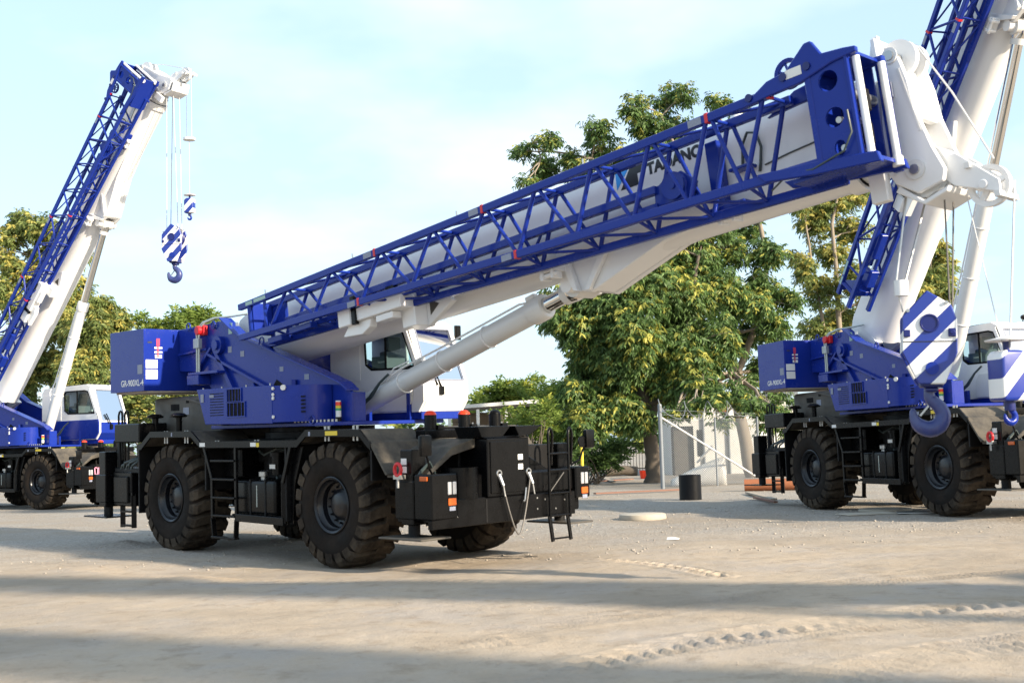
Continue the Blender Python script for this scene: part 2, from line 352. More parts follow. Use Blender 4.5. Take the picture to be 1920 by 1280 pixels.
def build_carrier(root):
    # frame, slewing ring, axles
    b = MB(); b.box(-4.1, 4.3, -0.50, 0.50, 0.95, 1.78); b.box(-1.3, 1.3, -0.95, 0.95, 1.55, 1.95)
    for x in (-3.4, -1.0, 1.0, 3.3): b.box(x - 0.06, x + 0.06, -0.56, 0.56, 0.90, 1.80)
    cp(root, 'chassis_frame', b, 'black_soft', bevel=0.02)
    cp(root, 'slewing_ring', MB().lathe([(0, 1.95), (0.98, 1.95), (0.98, 2.05), (0.9, 2.06), (0.9, 2.13), (0, 2.13)], (0, 0, 0), 'z', 48), 'black_soft', smooth=30)
    for x in (-HWB, HWB):
        b = MB(); b.cyl((x, -1.0, TR), (x, 1.0, TR), 0.15, n=16); b.lathe([(0, -0.34), (0.22, -0.30), (0.33, -0.1), (0.33, 0.1), (0.22, 0.30), (0, 0.34)], (x, 0, TR), 'y', 20)
        cp(root, 'axle', b, 'black_soft', smooth=40)
        for s in (-1, 1):
            wo = link('wheel', RIM, 'rim', root); GROUP[wo.name] = 'carrier'
            wo.location = (x, s * HTR, TR); wo.rotation_euler = (0, rng.uniform(0, 6), 0) if s < 0 else (0, rng.uniform(0, 6), math.pi)
            link('tyre', TYRE, 'tyre', wo); link('tread', TREAD, 'lug', wo); link('hub', HUB, 'rim', wo)
    # deck and fenders
    cp(root, 'deck', MB().box(-3.2, 2.9, -0.66, 0.66, 1.86, 1.93), 'dusty', bevel=0.01)
    line = [(-3.46, 1.88), (-3.30, 1.90), (-2.965, 2.115), (-1.565, 2.105), (-1.275, 1.92), (1.55, 1.915), (1.79, 2.075), (3.118, 2.06), (3.30, 1.905), (3.37, 1.865)]
    def fend(s):
        a, c = yy(s, 0.62, 1.618)
        f = cp(root, 'fender', MB().strip(line, 0.03, a, c), 'dusty', bevel=0.006)
        a, c = yy(s, 1.62, 1.65)
        part('fender_edge', MB().strip([(x, z + 0.006) for x, z in line], 0.105, a, c), 'black', f)
        a, c = yy(s, 0.70, 1.64)
        q = [(3.37, 1.865), (3.72, 1.42), (3.69, 1.40), (3.34, 1.845)]
        cp(root, 'mudguard', MB().prism(q, a, c), 'dusty', bevel=0.005)
        a, c = yy(s, 0.70, 1.60)
        for x0, z0 in ((3.30, 1.32), (-3.50, 0.64), (1.16, 0.66), (-1.20, 1.10)):
            cp(root, 'arch_panel', MB().box(x0, x0 + 0.04, a, c, z0, 1.85), 'black_soft', bevel=0.004)
        b = MB()
        for x in (-2.7, -2.0, -1.0, 0.2, 2.1, 2.8):
            for k in range(2): b.cyl((x + 0.09 * k, s * 1.50, 1.9), (x + 0.09 * k, s * 1.50, 2.125 if abs(x) > 1.7 else 1.94), 0.018, n=6)
        part('bolt', b, 'steel', f)
    side_pair(fend)
    # stickers on the fender edge
    for x0, x1, z, m in ((-1.27, -1.10, 1.875, 'sticker'), (0.28, 0.44, 1.868, 'sticker'), (0.45, 0.53, 1.862, 'yellow'), (2.30, 2.60, 2.022, 'yellow'), (1.87, 1.92, 2.02, 'sticker_grey'), (-2.22, -2.18, 2.06, 'sticker_grey')):
        cp(root, 'sticker', MB().box(x0, x1, -1.654, -1.6515, z - 0.035, z + 0.03), m)
    # side frame and step ladder between the wheels
    def sidef(s):
        y0, y1 = yy(s, 1.56, 1.62); yc = s * 1.59
        l = cp(root, 'ladder', MB().beam((-1.22, yc, 1.83), (-0.975, yc, 1.30), 0.05, 0.06).beam((-0.975, yc, 1.31), (-0.97, yc, 0.62), 0.05, 0.06).beam((-0.245, yc, 1.83), (-0.24, yc, 0.62), 0.05, 0.06)
               .beam((-0.97, yc, 0.64), (-0.92, yc, 0.32), 0.09, 0.03).beam((-0.24, yc, 0.64), (-0.27, yc, 0.32), 0.09, 0.03), 'black', bevel=0.006)
        for z, d in ((1.60, 0.05), (1.29, 0.05), (0.985, 0.05), (0.685, 0.06), (0.325, 0.06)):
            part('rung', MB().beam((-0.97, yc, z), (-0.24, yc, z), 0.10, 0.035), 'black', l, bevel=0.006)
        f = MB().beam((-0.22, yc, 0.675), (1.14, yc, 0.655), 0.09, 0.12).beam((1.11, yc, 0.62), (1.11, yc, 1.27), 0.07, 0.07).beam((1.11, yc, 1.25), (1.34, yc, 1.84), 0.07, 0.07)
        f.prism([(1.145, 0.62), (1.145, 1.25), (1.35, 1.80), (1.55, 1.83), (1.32, 1.25), (1.24, 0.62)], s * 1.52, s * 1.50)
        cp(root, 'side_frame', f, 'black', bevel=0.006)
    side_pair(sidef)
    t = cp(root, 'fuel_tank', MB().box(-0.46, 0.74, -1.50, -0.80, 0.72, 1.285), 'black', bevel=0.06, seg=3, smooth=40)
    for x in (0.02, 0.45): part('strap', MB().box(x, x + 0.035, -1.512, -0.79, 0.715, 1.297), 'black_soft', t, bevel=0.004)
    part('filler_cap', MB().lathe([(0, 0.075), (0.06, 0.07), (0.085, 0.05), (0.085, -0.02), (0.05, -0.03), (0.05, -0.08)], (0.13, -1.30, 1.36), 'z', 18), 'steel', t, smooth=40)
    part('sight_gauge', MB().box(0.215, 0.235, -1.506, -1.5, 0.85, 1.20), 'hosepale', t)
    part('tank_bracket', MB().box(-0.6, 1.1, -1.45, -0.6, 0.66, 0.715), 'black_soft', t)
    cp(root, 'battery_box', MB().box(0.80, 1.06, -1.45, -0.85, 0.72, 1.15), 'black', bevel=0.03)
    cp(root, 'valve_box', MB().box(-1.1, -0.55, -1.3, -0.6, 1.30, 1.80), 'black', bevel=0.03)
    g = cp(root, 'gearbox', MB().box(-0.4, 0.9, -0.95, -0.5, 0.9, 1.6).cyl((0.0, -1.05, 1.55), (0.0, -0.6, 1.55), 0.13, n=16).cyl((0.75, -1.1, 1.62), (0.75, -0.6, 1.62), 0.10, n=14), 'black_soft', bevel=0.02)
    f = part('oil_filter', MB().cyl((0.36, -1.18, 1.36), (0.36, -1.18, 1.66), 0.10, n=18).cyl((0.36, -1.18, 1.66), (0.36, -1.18, 1.72), 0.13, n=18), 'black', g, smooth=40)
    part('filter_label', MB().box(0.28, 0.44, -1.29, -1.284, 1.46, 1.53), 'sticker', g)
    b = MB()
    for pts in ([(0.36, -1.2, 1.36), (0.40, -1.22, 1.22), (0.42, -1.25, 1.05), (0.36, -1.2, 0.85)], [(-0.3, -1.1, 1.75), (0.0, -1.2, 1.68), (0.3, -1.15, 1.78), (0.8, -1.1, 1.72)], [(0.6, -1.2, 1.4), (0.8, -1.25, 1.3), (0.9, -1.2, 1.7)]):
        b.tube(pts, 0.022)
    part('pipe', b, 'hose', g, smooth=60)
    # outrigger boxes and corner jacks
    for x0, x1 in ((3.78, 4.54), (-4.62, -3.92)):
        b = MB().box(x0, x1, -1.52, 1.52, 0.74, 1.38); b.box(x0 + 0.08, x1 - 0.08, -1.56, 1.56, 0.80, 1.30)
        cp(root, 'outrigger_box', b, 'black', bevel=0.02)
    for x, s in ((4.13, -1), (4.13, 1), (-4.85, -1), (-4.85, 1)):
        y = s * 1.50
        j = cp(root, 'outrigger_jack', MB().box(x - 0.13, x + 0.13, y - 0.13, y + 0.13, 0.72, 1.765).box(x - 0.24, x + 0.16, y - 0.145, y + 0.145, 0.80, 1.33), 'black', bevel=0.015)
        part('jack_leg', MB().cyl((x, y, 0.54), (x, y, 0.80), 0.085, n=18), 'black_soft', j, smooth=40)
        part('float_pad', MB().box(x - 0.46, x + 0.46, y - 0.28, y + 0.28, 0.525, 0.553), 'grey_hood' if x > 0 else 'black', j, bevel=0.008)
        if x > 0 and s < 0:
            for z in (1.60, 1.49): part('sticker', MB().box(x - 0.10, x + 0.02, y - 0.1365, y - 0.1325, z - 0.045, z + 0.045), 'sticker', j)
    h = cp(root, 'red_shackle', MB().tube([(4.06 + 0.07 * math.cos(a), -1.72, 1.49 + 0.085 * math.sin(a)) for a in [R(q) for q in range(-130, 315, 25)]], 0.026, 8), 'red', smooth=50)
    part('shank', MB().cyl((4.06, -1.72, 1.24), (4.06, -1.72, 1.40), 0.02, n=8).box(3.98, 4.14, -1.74, -1.64, 1.36, 1.42), 'steel', h)
    b = MB()
    for k in range(4): b.tube([(4.34 + 0.02 * k, -1.20 - 0.03 * k, 1.36), (4.30 + 0.03 * k, -1.42, 1.50 + 0.03 * k), (4.36 + 0.02 * k, -1.60, 1.42 + 0.02 * k), (4.32, -1.62 + 0.02 * k, 1.20), (4.30, -1.58, 1.0)], 0.017, 6)
    cp(root, 'hose_bundle', b, 'hose', smooth=60)
    # front end
    f = cp(root, 'front_bumper', MB().prism([(-1.63, 0.80), (-1.63, 0.67), (1.30, 0.69), (1.30, 1.04), (-0.58, 1.045), (-0.62, 1.06), (-1.15, 1.06), (-1.15, 0.82)], 4.56, 4.65, 'yz'), 'black', bevel=0.01)
    part('bumper_seam', MB().box(4.651, 4.654, -0.60, -0.575, 0.70, 1.03), 'black_soft', f)
    b = MB()
    for y, z in ((0.45, 0.82), (0.62, 0.95), (0.85, 0.80), (1.05, 0.92), (0.45, 0.98), (1.18, 0.80), (-1.50, 0.85)): b.cyl((4.65, y, z), (4.662, y, z), 0.014, n=6)
    part('bolt', b, 'steel', f)
    for y0, y1, z0, z1, hy in ((-1.64, -1.155, 0.80, 1.425, -1.265), (1.31, 1.64, 0.93, 1.40, 1.50)):
        bx = cp(root, 'light_box', MB().box(4.30, 4.668, y0, y1, z0, z1), 'black', bevel=0.02)
        for k in (-1, 1): part('headlight', MB().box(4.665, 4.684, hy + k * 0.045 - 0.035, hy + k * 0.045 + 0.035, 1.135, 1.31), 'lamp', bx, bevel=0.008)
        part('indicator', MB().box(4.665, 4.684, hy - 0.075, hy + 0.075, 0.985, 1.085), 'orange', bx, bevel=0.008)
        part('number_tag', MB().box(4.665, 4.678, hy - 0.055, hy + 0.055, 0.915, 0.97), 'sticker_grey', bx)
        if y0 < 0: part('side_marker', MB().box(4.44, 4.60, -1.66, -1.635, 1.335, 1.395), 'orange', bx, bevel=0.006)
    cp(root, 'rounded_housing', MB().cyl((4.40, -0.87, 1.05), (4.40, -0.87, 1.49), 0.275, n=28), 'black', smooth=40)
    fb = cp(root, 'front_locker', MB().box(4.0, 4.655, -0.555, 0.31, 1.05, 1.885), 'black', bevel=0.012)
    part('locker_door', MB().box(4.656, 4.672, -0.50, 0.20, 1.10, 1.84), 'black', fb, bevel=0.006)
    for z in (1.60, 1.46): part('sticker', MB().box(4.673, 4.676, 0.05, 0.15, z - 0.04, z + 0.04), 'sticker', fb)
    cp(root, 'sloping_cover', MB().prism([(-0.56, 1.90), (-1.02, 1.78), (-1.50, 1.42), (-1.50, 1.36), (-1.02, 1.66), (-0.56, 1.76)], 3.55, 4.42, 'yz'), 'dusty', bevel=0.01)
    cp(root, 'front_well', MB().box(3.9, 4.36, -1.40, -0.56, 1.05, 1.36).box(3.5, 4.1, -0.6, 1.5, 1.05, 1.75), 'black_soft', bevel=0.01)
    cp(root, 'hook_stowage', MB().prism([(-0.62, 1.90), (-0.20, 1.90), (-0.02, 2.06), (-0.70, 2.06)], 4.12, 4.62, 'yz').prism([(0.02, 2.055), (0.10, 1.91), (0.32, 1.91), (0.60, 2.055)], 4.12, 4.66, 'yz').box(4.05, 4.64, -0.6, 0.32, 1.889, 1.905), 'black', bevel=0.01)
    sh = cp(root, 'front_shelf', MB().box(3.38, 3.62, -0.80, 1.45, 1.90, 2.03), 'black', bevel=0.012)
    for y, cap in ((-0.60, 'redlens'), (0.09, 'redlens'), (0.75, 'black')):
        bb = cp(root, 'beacon', MB().cyl((3.5, y, 2.03), (3.5, y, 2.25), 0.095, 0.092, n=20).box(3.44, 3.62, y + 0.05, y + 0.17, 2.03, 2.10), 'black', bevel=0.006)
        part('beacon_cap', MB().lathe([(0.094, 2.25), (0.086, 2.275), (0.050, 2.31), (0.0, 2.315)], (3.5, y, 0), 'z', 20), cap, bb, smooth=50)
    # front ladder, drawn ropes, mirrors
    b = MB()
    for y in (0.66, 1.10):
        b.tube([(4.72, y, 0.66), (4.72, y, 1.90), (4.715, y + 0.02, 1.97), (4.71, y + 0.055, 2.0), (4.70, y + 0.09, 1.97), (4.70, y + 0.11, 1.90), (4.66, y + 0.11, 1.45)], 0.022, 8)
    l = cp(root, 'front_ladder', b, 'black', smooth=60)
    for z in (1.62, 1.37, 1.03, 0.70): part('rung', MB().cyl((4.72, 0.64, z), (4.72, 1.12, z), 0.017, n=8), 'black', l, smooth=60)
    for y in (0.66, 1.06): part('step_rail', MB().beam((4.70, y, 0.70), (4.74, y + 0.02, 0.32), 0.10, 0.035), 'black', l, bevel=0.006)
    part('rung', MB().cyl((4.735, 0.66, 0.36), (4.735, 1.08, 0.36), 0.014, n=8), 'black', l, smooth=60)
    part('brace', MB().cyl((4.70, 0.66, 1.03), (4.70, 1.0, 1.33), 0.014, n=6), 'black', l)
    cp(root, 'front_panel', MB().box(4.40, 4.60, 0.32, 1.31, 1.06, 1.36).prism([(0.32, 1.75), (0.32, 1.36), (1.05, 1.36)], 4.30, 4.36, 'yz'), 'black', bevel=0.01)
    rp = cp(root, 'tie_rope', MB().tube([(4.70 + 0.03 * math.sin(math.pi * k / 20), -0.32 + 0.59 * k / 20 + 0.035 * math.sin(2 * math.pi * k / 20), 0.49 + 0.81 * abs(k / 10 - 1) ** 2.2) for k in range(21)], 0.012, 7), 'rope', smooth=60)
    for y in (-0.34, 0.27):
        part('socket', MB().cyl((4.66, y, 1.36), (4.72, y + 0.03, 1.20), 0.038, 0.026, n=12).ring((4.67, y, 1.38), 0.042, 0.014, 'x', 16).cyl((4.72, y + 0.03, 1.20), (4.73, y + 0.05, 1.05), 0.014, n=8), 'steel', rp, smooth=50)
    part('rope_hook', MB().tube([(4.68, 0.20, 1.15), (4.69, 0.16, 0.98), (4.70, 0.12, 0.95)], 0.014, 6), 'steel', rp)
    for y, s in ((-1.73, -1), (1.65, 1)):
        m = cp(root, 'side_mirror', MB().box(4.62, 4.70, y - 0.095, y + 0.095, 1.68, 1.965), 'black', bevel=0.025, seg=2, smooth=50)
        part('mirror_arm', MB().tube([(4.62, y, 1.80), (4.60, y - s * 0.10, 1.62), (4.58, y - s * 0.14, 1.50), (4.50, y - s * 0.26, 1.42)], 0.016, 7), 'black', m, smooth=60)
        if s > 0: part('round_mirror', MB().ring((4.66, y - 0.16, 1.78), 0.08, 0.012, 'x', 20).cyl((4.655, y - 0.16, 1.78), (4.665, y - 0.16, 1.78), 0.078, n=20), 'black', m, smooth=40)
    # rear end
    h = cp(root, 'engine_hood', MB().box(-4.15, -1.75, -0.92, 1.15, 1.95, 2.76), 'grey_hood', bevel=0.10, seg=3, smooth=40)
    part('hood_sticker', MB().box(-3.05, -2.85, -0.925, -0.921, 2.42, 2.55), 'sticker_grey', h)
    part('hood_handle', MB().tube([(-2.9, -0.93, 2.70), (-2.6, -0.97, 2.66), (-2.2, -0.97, 2.58), (-1.9, -0.93, 2.50)], 0.025, 6), 'grey_hood', h, smooth=60)
    part('hood_vent', MB().box(-3.5, -3.2, -0.926, -0.921, 2.5, 2.62).box(-2.95, -2.85, -0.926, -0.921, 2.63, 2.70), 'dark', h)
    for x in (-3.55, -2.70):
        a = cp(root, 'air_intake', MB().lathe([(0, 2.45), (0.10, 2.44), (0.155, 2.40), (0.15, 2.375), (0.06, 2.36), (0.055, 2.05), (0.10, 2.02)], (x, -1.22, 0), 'z', 22), 'black', smooth=40)
    cp(root, 'tool_box', MB().box(-4.45, -3.50, -1.58, -1.0, 1.93, 2.28), 'black', bevel=0.02)
    cp(root, 'rear_rack', MB().box(-4.6, -3.55, -1.50, 1.50, 1.36, 1.45).box(-4.60, -4.5, -1.45, -1.35, 1.4, 1.95).box(-3.66, -3.56, -1.45, 1.45, 0.70, 1.82).box(-5.02, -4.62, -0.9, 0.9, 0.85, 1.30), 'black_soft', bevel=0.012)
    b = MB()
    for x in (-4.58, -4.34):
        b.tube([(x, -1.42, 1.45), (x, -1.42, 2.44), (x + 0.03, -1.42, 2.51), (x + 0.075, -1.42, 2.53), (x + 0.12, -1.42, 2.51), (x + 0.14, -1.42, 2.44), (x + 0.14, -1.42, 1.6)], 0.02, 7)
    cp(root, 'handrail', b, 'black', smooth=60)
    st = cp(root, 'rear_step', MB().box(-4.40, -3.89, -1.52, -1.40, 0.94, 1.0), 'black', bevel=0.006)
    for x in (-4.36, -3.93): part('step_rail', MB().beam((x, -1.46, 0.98), (x, -1.46, 0.34), 0.09, 0.05), 'black', st, bevel=0.006)
    for z in (0.38, 0.64): part('rung', MB().box(-4.36, -3.93, -1.50, -1.42, z - 0.018, z + 0.018), 'black', st)
    b = MB()
    for k in range(5): b.tube([(-4.5 + 0.1 * k, -1.45, 1.3), (-4.3 + 0.1 * k, -1.5, 1.5 + 0.05 * (k % 2)), (-4.0 + 0.07 * k, -1.42, 1.62), (-3.8, -1.2, 1.7)], 0.022, 6)
    cp(root, 'hose_bundle', b, 'hose', smooth=60)

def build_super(root):
    S = 'super'
    b = MB().box(-1.72, 1.86, -1.15, 1.15, 2.135, 2.195)
    t = cp(root, 'turntable', b, 'blue', S, bevel=0.008)
    bo = MB()
    for k in range(12): bo.cyl((0.75 + 0.1 * k, -1.10, 2.195), (0.75 + 0.1 * k, -1.10, 2.235), 0.02, n=6)
    part('bolt', bo, 'steel', t)
    poly = [(1.80, 2.197), (1.81, 2.66), (1.62, 2.78), (1.33, 2.88), (-1.35, 3.75), (-1.9, 4.09), (-3.46, 4.03), (-3.46, 3.24), (-2.75, 3.20), (-2.25, 2.80), (-1.70, 2.68), (-1.70, 2.197)]
    top = [(1.80, 2.68), (1.62, 2.80), (1.33, 2.90), (-1.35, 3.77), (-1.9, 4.11)]
    for s in (-1, 1):
        a, c = yy(s, 0.70, 0.76)
        p = cp(root, 'side_plate', MB().prism(poly, a, c), 'blue', S, bevel=0.008)
        fl = MB()
        for i in range(4):
            (x0, z0), (x1, z1) = top[i], top[i + 1]
            fl.prism([(x0, z0), (x1, z1), (x1, z1 + 0.03), (x0, z0 + 0.03)], s * 0.60, s * 0.86)
        part('flange', fl, 'blue', p, bevel=0.004)
        o = s * 0.762
        ri = MB()
        for (x0, z0), (x1, z1), wd in (((-2.35, 3.50), (0.55, 2.45), 0.05), ((-2.15, 3.60), (-1.45, 2.70), 0.09), ((-2.75, 3.20), (-2.25, 3.62), 0.05), ((-3.4, 3.55), (-2.4, 3.60), 0.04), ((-0.9, 2.9), (-0.55, 2.3), 0.08), ((0.3, 2.92), (0.3, 2.25), 0.08)):
            ri.beam((x0, o + s * 0.035, z0), (x1, o + s * 0.035, z1), 0.075, wd)
        part('stiffener', ri, 'blue', p, bevel=0.004)
        part('hole_shade_sheet', MB().prism([(-0.45, 2.75), (-0.25, 2.95), (0.05, 2.80), (0.10, 2.45), (-0.40, 2.45)], o, o + s * 0.003), 'dark', p)  # flat dark sheet on the solid plate, painting the shade of a hole
    n = cp(root, 'pivot_boss', MB().cyl((-2.0, -0.86, 3.65), (-2.0, 0.86, 3.65), 0.16, n=24).cyl((-2.0, -0.90, 3.65), (-2.0, 0.90, 3.65), 0.09, n=20), 'blue', S, smooth=40)
    for y in (-0.70, 0.46): cp(root, 'front_gusset', MB().box(1.70, 1.79, y, y + 0.24, 2.197, 2.66), 'blue', S, bevel=0.006)
    for y in (-0.30, 0.24): cp(root, 'cylinder_bracket', MB().box(0.3, 1.0, y, y + 0.06, 2.197, 2.50), 'blue', S, bevel=0.006)
    # labels on the near plate
    for x, z, wd, h, m in ((-1.30, 3.45, 0.12, 0.10, 'sticker_grey'), (-1.68, 3.93, 0.12, 0.20, 'green_pale'), (-1.45, 3.99, 0.10, 0.07, 'sticker'), (-1.70, 3.55, 0.12, 0.11, 'sticker_grey'), (-2.36, 3.55, 0.10, 0.10, 'sticker_grey'), (0.62, 2.955, 0.13, 0.09, 'sticker_grey'), (-0.10, 3.12, 0.11, 0.08, 'sticker_grey'), (1.45, 2.50, 0.08, 0.06, 'sticker_grey')):
        cp(root, 'sticker', MB().box(x - wd / 2, x + wd / 2, -0.765, -0.7615, z - h / 2, z + h / 2), m, S)
    # tail: winch, red motor, hoses, lifting eyes
    wi = cp(root, 'winch', MB().cyl((-2.85, -0.62, 3.72), (-2.85, 0.62, 3.72), 0.27, n=28), 'rope', S, smooth=40)
    for y in (-0.62, 0.0, 0.62): part('flange', MB().cyl((-2.85, y - 0.02, 3.72), (-2.85, y + 0.02, 3.72), 0.36, n=28), 'blue', wi, smooth=40)
    cp(root, 'winch_motor', MB().box(-2.72, -2.42, -0.86, -0.765, 3.86, 4.04).cyl((-2.55, -0.93, 3.95), (-2.55, -0.78, 3.95), 0.085, n=16), 'red', S, bevel=0.012)
    ho = MB()
    for k in range(2):
        x = -2.62 + 0.07 * k
        ho.tube([(x, -0.88, 3.18), (x, -0.88, 3.88), (x + 0.03, -0.86, 4.00), (x + 0.12, -0.82, 4.10), (x + 0.35, -0.74, 4.16), (x + 0.7, -0.60, 4.17), (-1.6, -0.45, 4.20)], 0.021, 8)
    h = cp(root, 'hydraulic_line', ho, 'hosepale', S, smooth=60)
    part('line_clamp', MB().box(-2.68, -2.50, -0.93, -0.84, 3.62, 3.80), 'hosepale', h, bevel=0.01)
    cp(root, 'line_bracket', MB().box(-2.75, -1.75, -1.00, -0.765, 3.13, 3.18).box(-2.75, -2.35, -1.02, -0.765, 2.95, 3.125), 'blue', S, bevel=0.008)
    b = MB()
    for x, y, z in ((-3.05, -0.80, 4.06), (-2.20, -0.79, 4.03), (-0.72, -0.74, 3.64), (1.3, -1.16, 2.24)): b.ring((x, y, z), 0.065, 0.014, 'y', 16, 6)
    cp(root, 'lifting_eye', b, 'blue', S, smooth=60)
    # counterweight
    c = cp(root, 'counterweight', MB().prism([(-3.49, -1.48), (-3.49, 1.48), (-4.45, 1.48), (-4.80, 1.20), (-4.80, -1.20), (-4.79, -1.47), (-4.78, -1.48)], 2.88, 4.035, 'xy'), 'blue', S, bevel=0.02, seg=2)
    part('base_edge', MB().box(-4.7, -3.50, -1.40, 1.40, 2.845, 2.879), 'plank_pale', c)
    tm = TXT_MODEL
    o = link('model_lettering', tm, 'sticker', c); o.location = (-4.36, -1.4815, 2.985); o.rotation_euler = (R(90), 0, 0)
    part('sticker', MB().box(-3.72, -3.54, -1.4835, -1.4805, 3.20, 3.37), 'sticker_grey', c)
    for y0, y1, z0, z1, m in ((-1.44, -1.20, 3.30, 3.46, 'sticker'), (-1.44, -1.20, 3.10, 3.275, 'sticker'), (-1.22, -1.15, 3.72, 3.86, 'redmark'), (-1.21, -1.17, 3.50, 3.72, 'redmark'), (-1.26, -1.10, 3.665, 3.70, 'sticker'), (-1.26, -1.10, 3.585, 3.62, 'sticker'), (-1.25, -1.11, 3.49, 3.555, 'sticker'), (-1.40, -1.31, 3.77, 3.80, 'ink')):
        part('sticker', MB().box(-3.491, -3.487, y0, y1, z0, z1), m, c)
    # machinery housing on the near side
    h = cp(root, 'machinery_housing', MB().prism([(-1.68, 2.83), (-1.41, 2.215), (0.63, 2.195), (0.62, 2.81)], -1.455, -0.80), 'blue', S, bevel=0.012, seg=2)
    lv = MB()
    for k in range(9):
        z = 2.36 + 0.046 * k
        lv.box(-1.24, -0.82, -1.459, -1.4555, z, z + 0.014)
    part('louvre', lv, 'dark', h)
    for x0, x1, z0, z1 in ((-0.68, -0.27, 2.59, 2.79), (-0.68, -0.16, 2.34, 2.56)):
        v = part('vent_shade_plate', MB().box(x0, x1, -1.459, -1.4555, z0, z1), 'dark', h)  # dark plate on the panel paints the shade inside the vent
        f = MB().frame([(x0 - .02, -1.4555, z0 - .02), (x1 + .02, -1.4555, z0 - .02), (x1 + .02, -1.4555, z1 + .02), (x0 - .02, -1.4555, z1 + .02)], [(x0, -1.4555, z0), (x1, -1.4555, z0), (x1, -1.4555, z1), (x0, -1.4555, z1)], (0, -0.02, 0))
        for k in range(4): f.box(x0 + (x1 - x0) * (k + .6) / 4.4 - 0.006, x0 + (x1 - x0) * (k + .6) / 4.4 + 0.006, -1.468, -1.460, z0, z1)
        part('vent_frame', f, 'blue', h)
    part('latch', MB().box(-1.53, -1.44, -1.47, -1.4555, 2.60, 2.74).box(-1.26, -1.12, -1.462, -1.4555, 2.67, 2.72), 'sticker_grey', h, bevel=0.006)
    b = MB()
    for x in (-1.55, -0.95, -0.2, 0.5): b.cyl((x, -1.40, 2.815), (x, -1.40, 2.85), 0.014, n=6)
    part('bolt', b, 'steel', h)
    arc = [(0.635, -1.452)] + [(0.70 + 0.62 * math.sin(a), -0.83 - 0.60 * math.cos(a)) for a in [R(q) for q in (5, 18, 32, 46, 60, 74, 88)]] + [(1.32, -0.78), (0.635, -0.78)]
    cv = cp(root, 'curved_cover', MB().prism(arc, 2.215, 2.80, 'xy'), 'blue', S, smooth=25)
    b = MB()
    for z in (2.30, 2.60, 2.66, 2.76): b.cyl((0.66, -1.45, z), (0.66, -1.47, z), 0.028, n=10)
    part('latch', b, 'sticker', cv)
    part('round_badge', MB().cyl((0.88, -1.40, 2.765), (0.895, -1.43, 2.765), 0.045, n=16), 'sticker', cv)
    b = MB()
    for k in range(5): b.box(1.135, 1.25, -1.255, -1.245, 2.36 + 0.06 * k, 2.385 + 0.06 * k)
    part('louvre', b, 'dark', cv)
    # tower lamp beside the boom foot
    l = cp(root, 'tower_lamp', MB().cyl((1.58, -0.85, 2.20), (1.58, -0.85, 2.27), 0.05, n=14), 'black', S, smooth=40)
    for z0, z1, m in ((2.27, 2.37, 'sticker'), (2.37, 2.41, 'green'), (2.41, 2.45, 'yellow'), (2.45, 2.51, 'redlens'), (2.51, 2.53, 'sticker')):
        part('lens', MB().cyl((1.58, -0.85, z0), (1.58, -0.85, z1), 0.045, n=14), m, l, smooth=40)
    b = MB()
    for k in range(2): b.tube([(0.95, -0.55, 2.80), (1.05, -0.5, 2.83), (1.18, -0.40, 2.72), (1.28 + .04 * k, -0.32, 2.52), (1.45 + .05 * k, -0.27, 2.47), (1.62 + .06 * k, -0.25, 2.58), (1.85, -0.22, 2.80), (2.05, -0.2, 2.93)], 0.022, 7)
    cp(root, 'luffing_hose', b, 'hose', S, smooth=60)

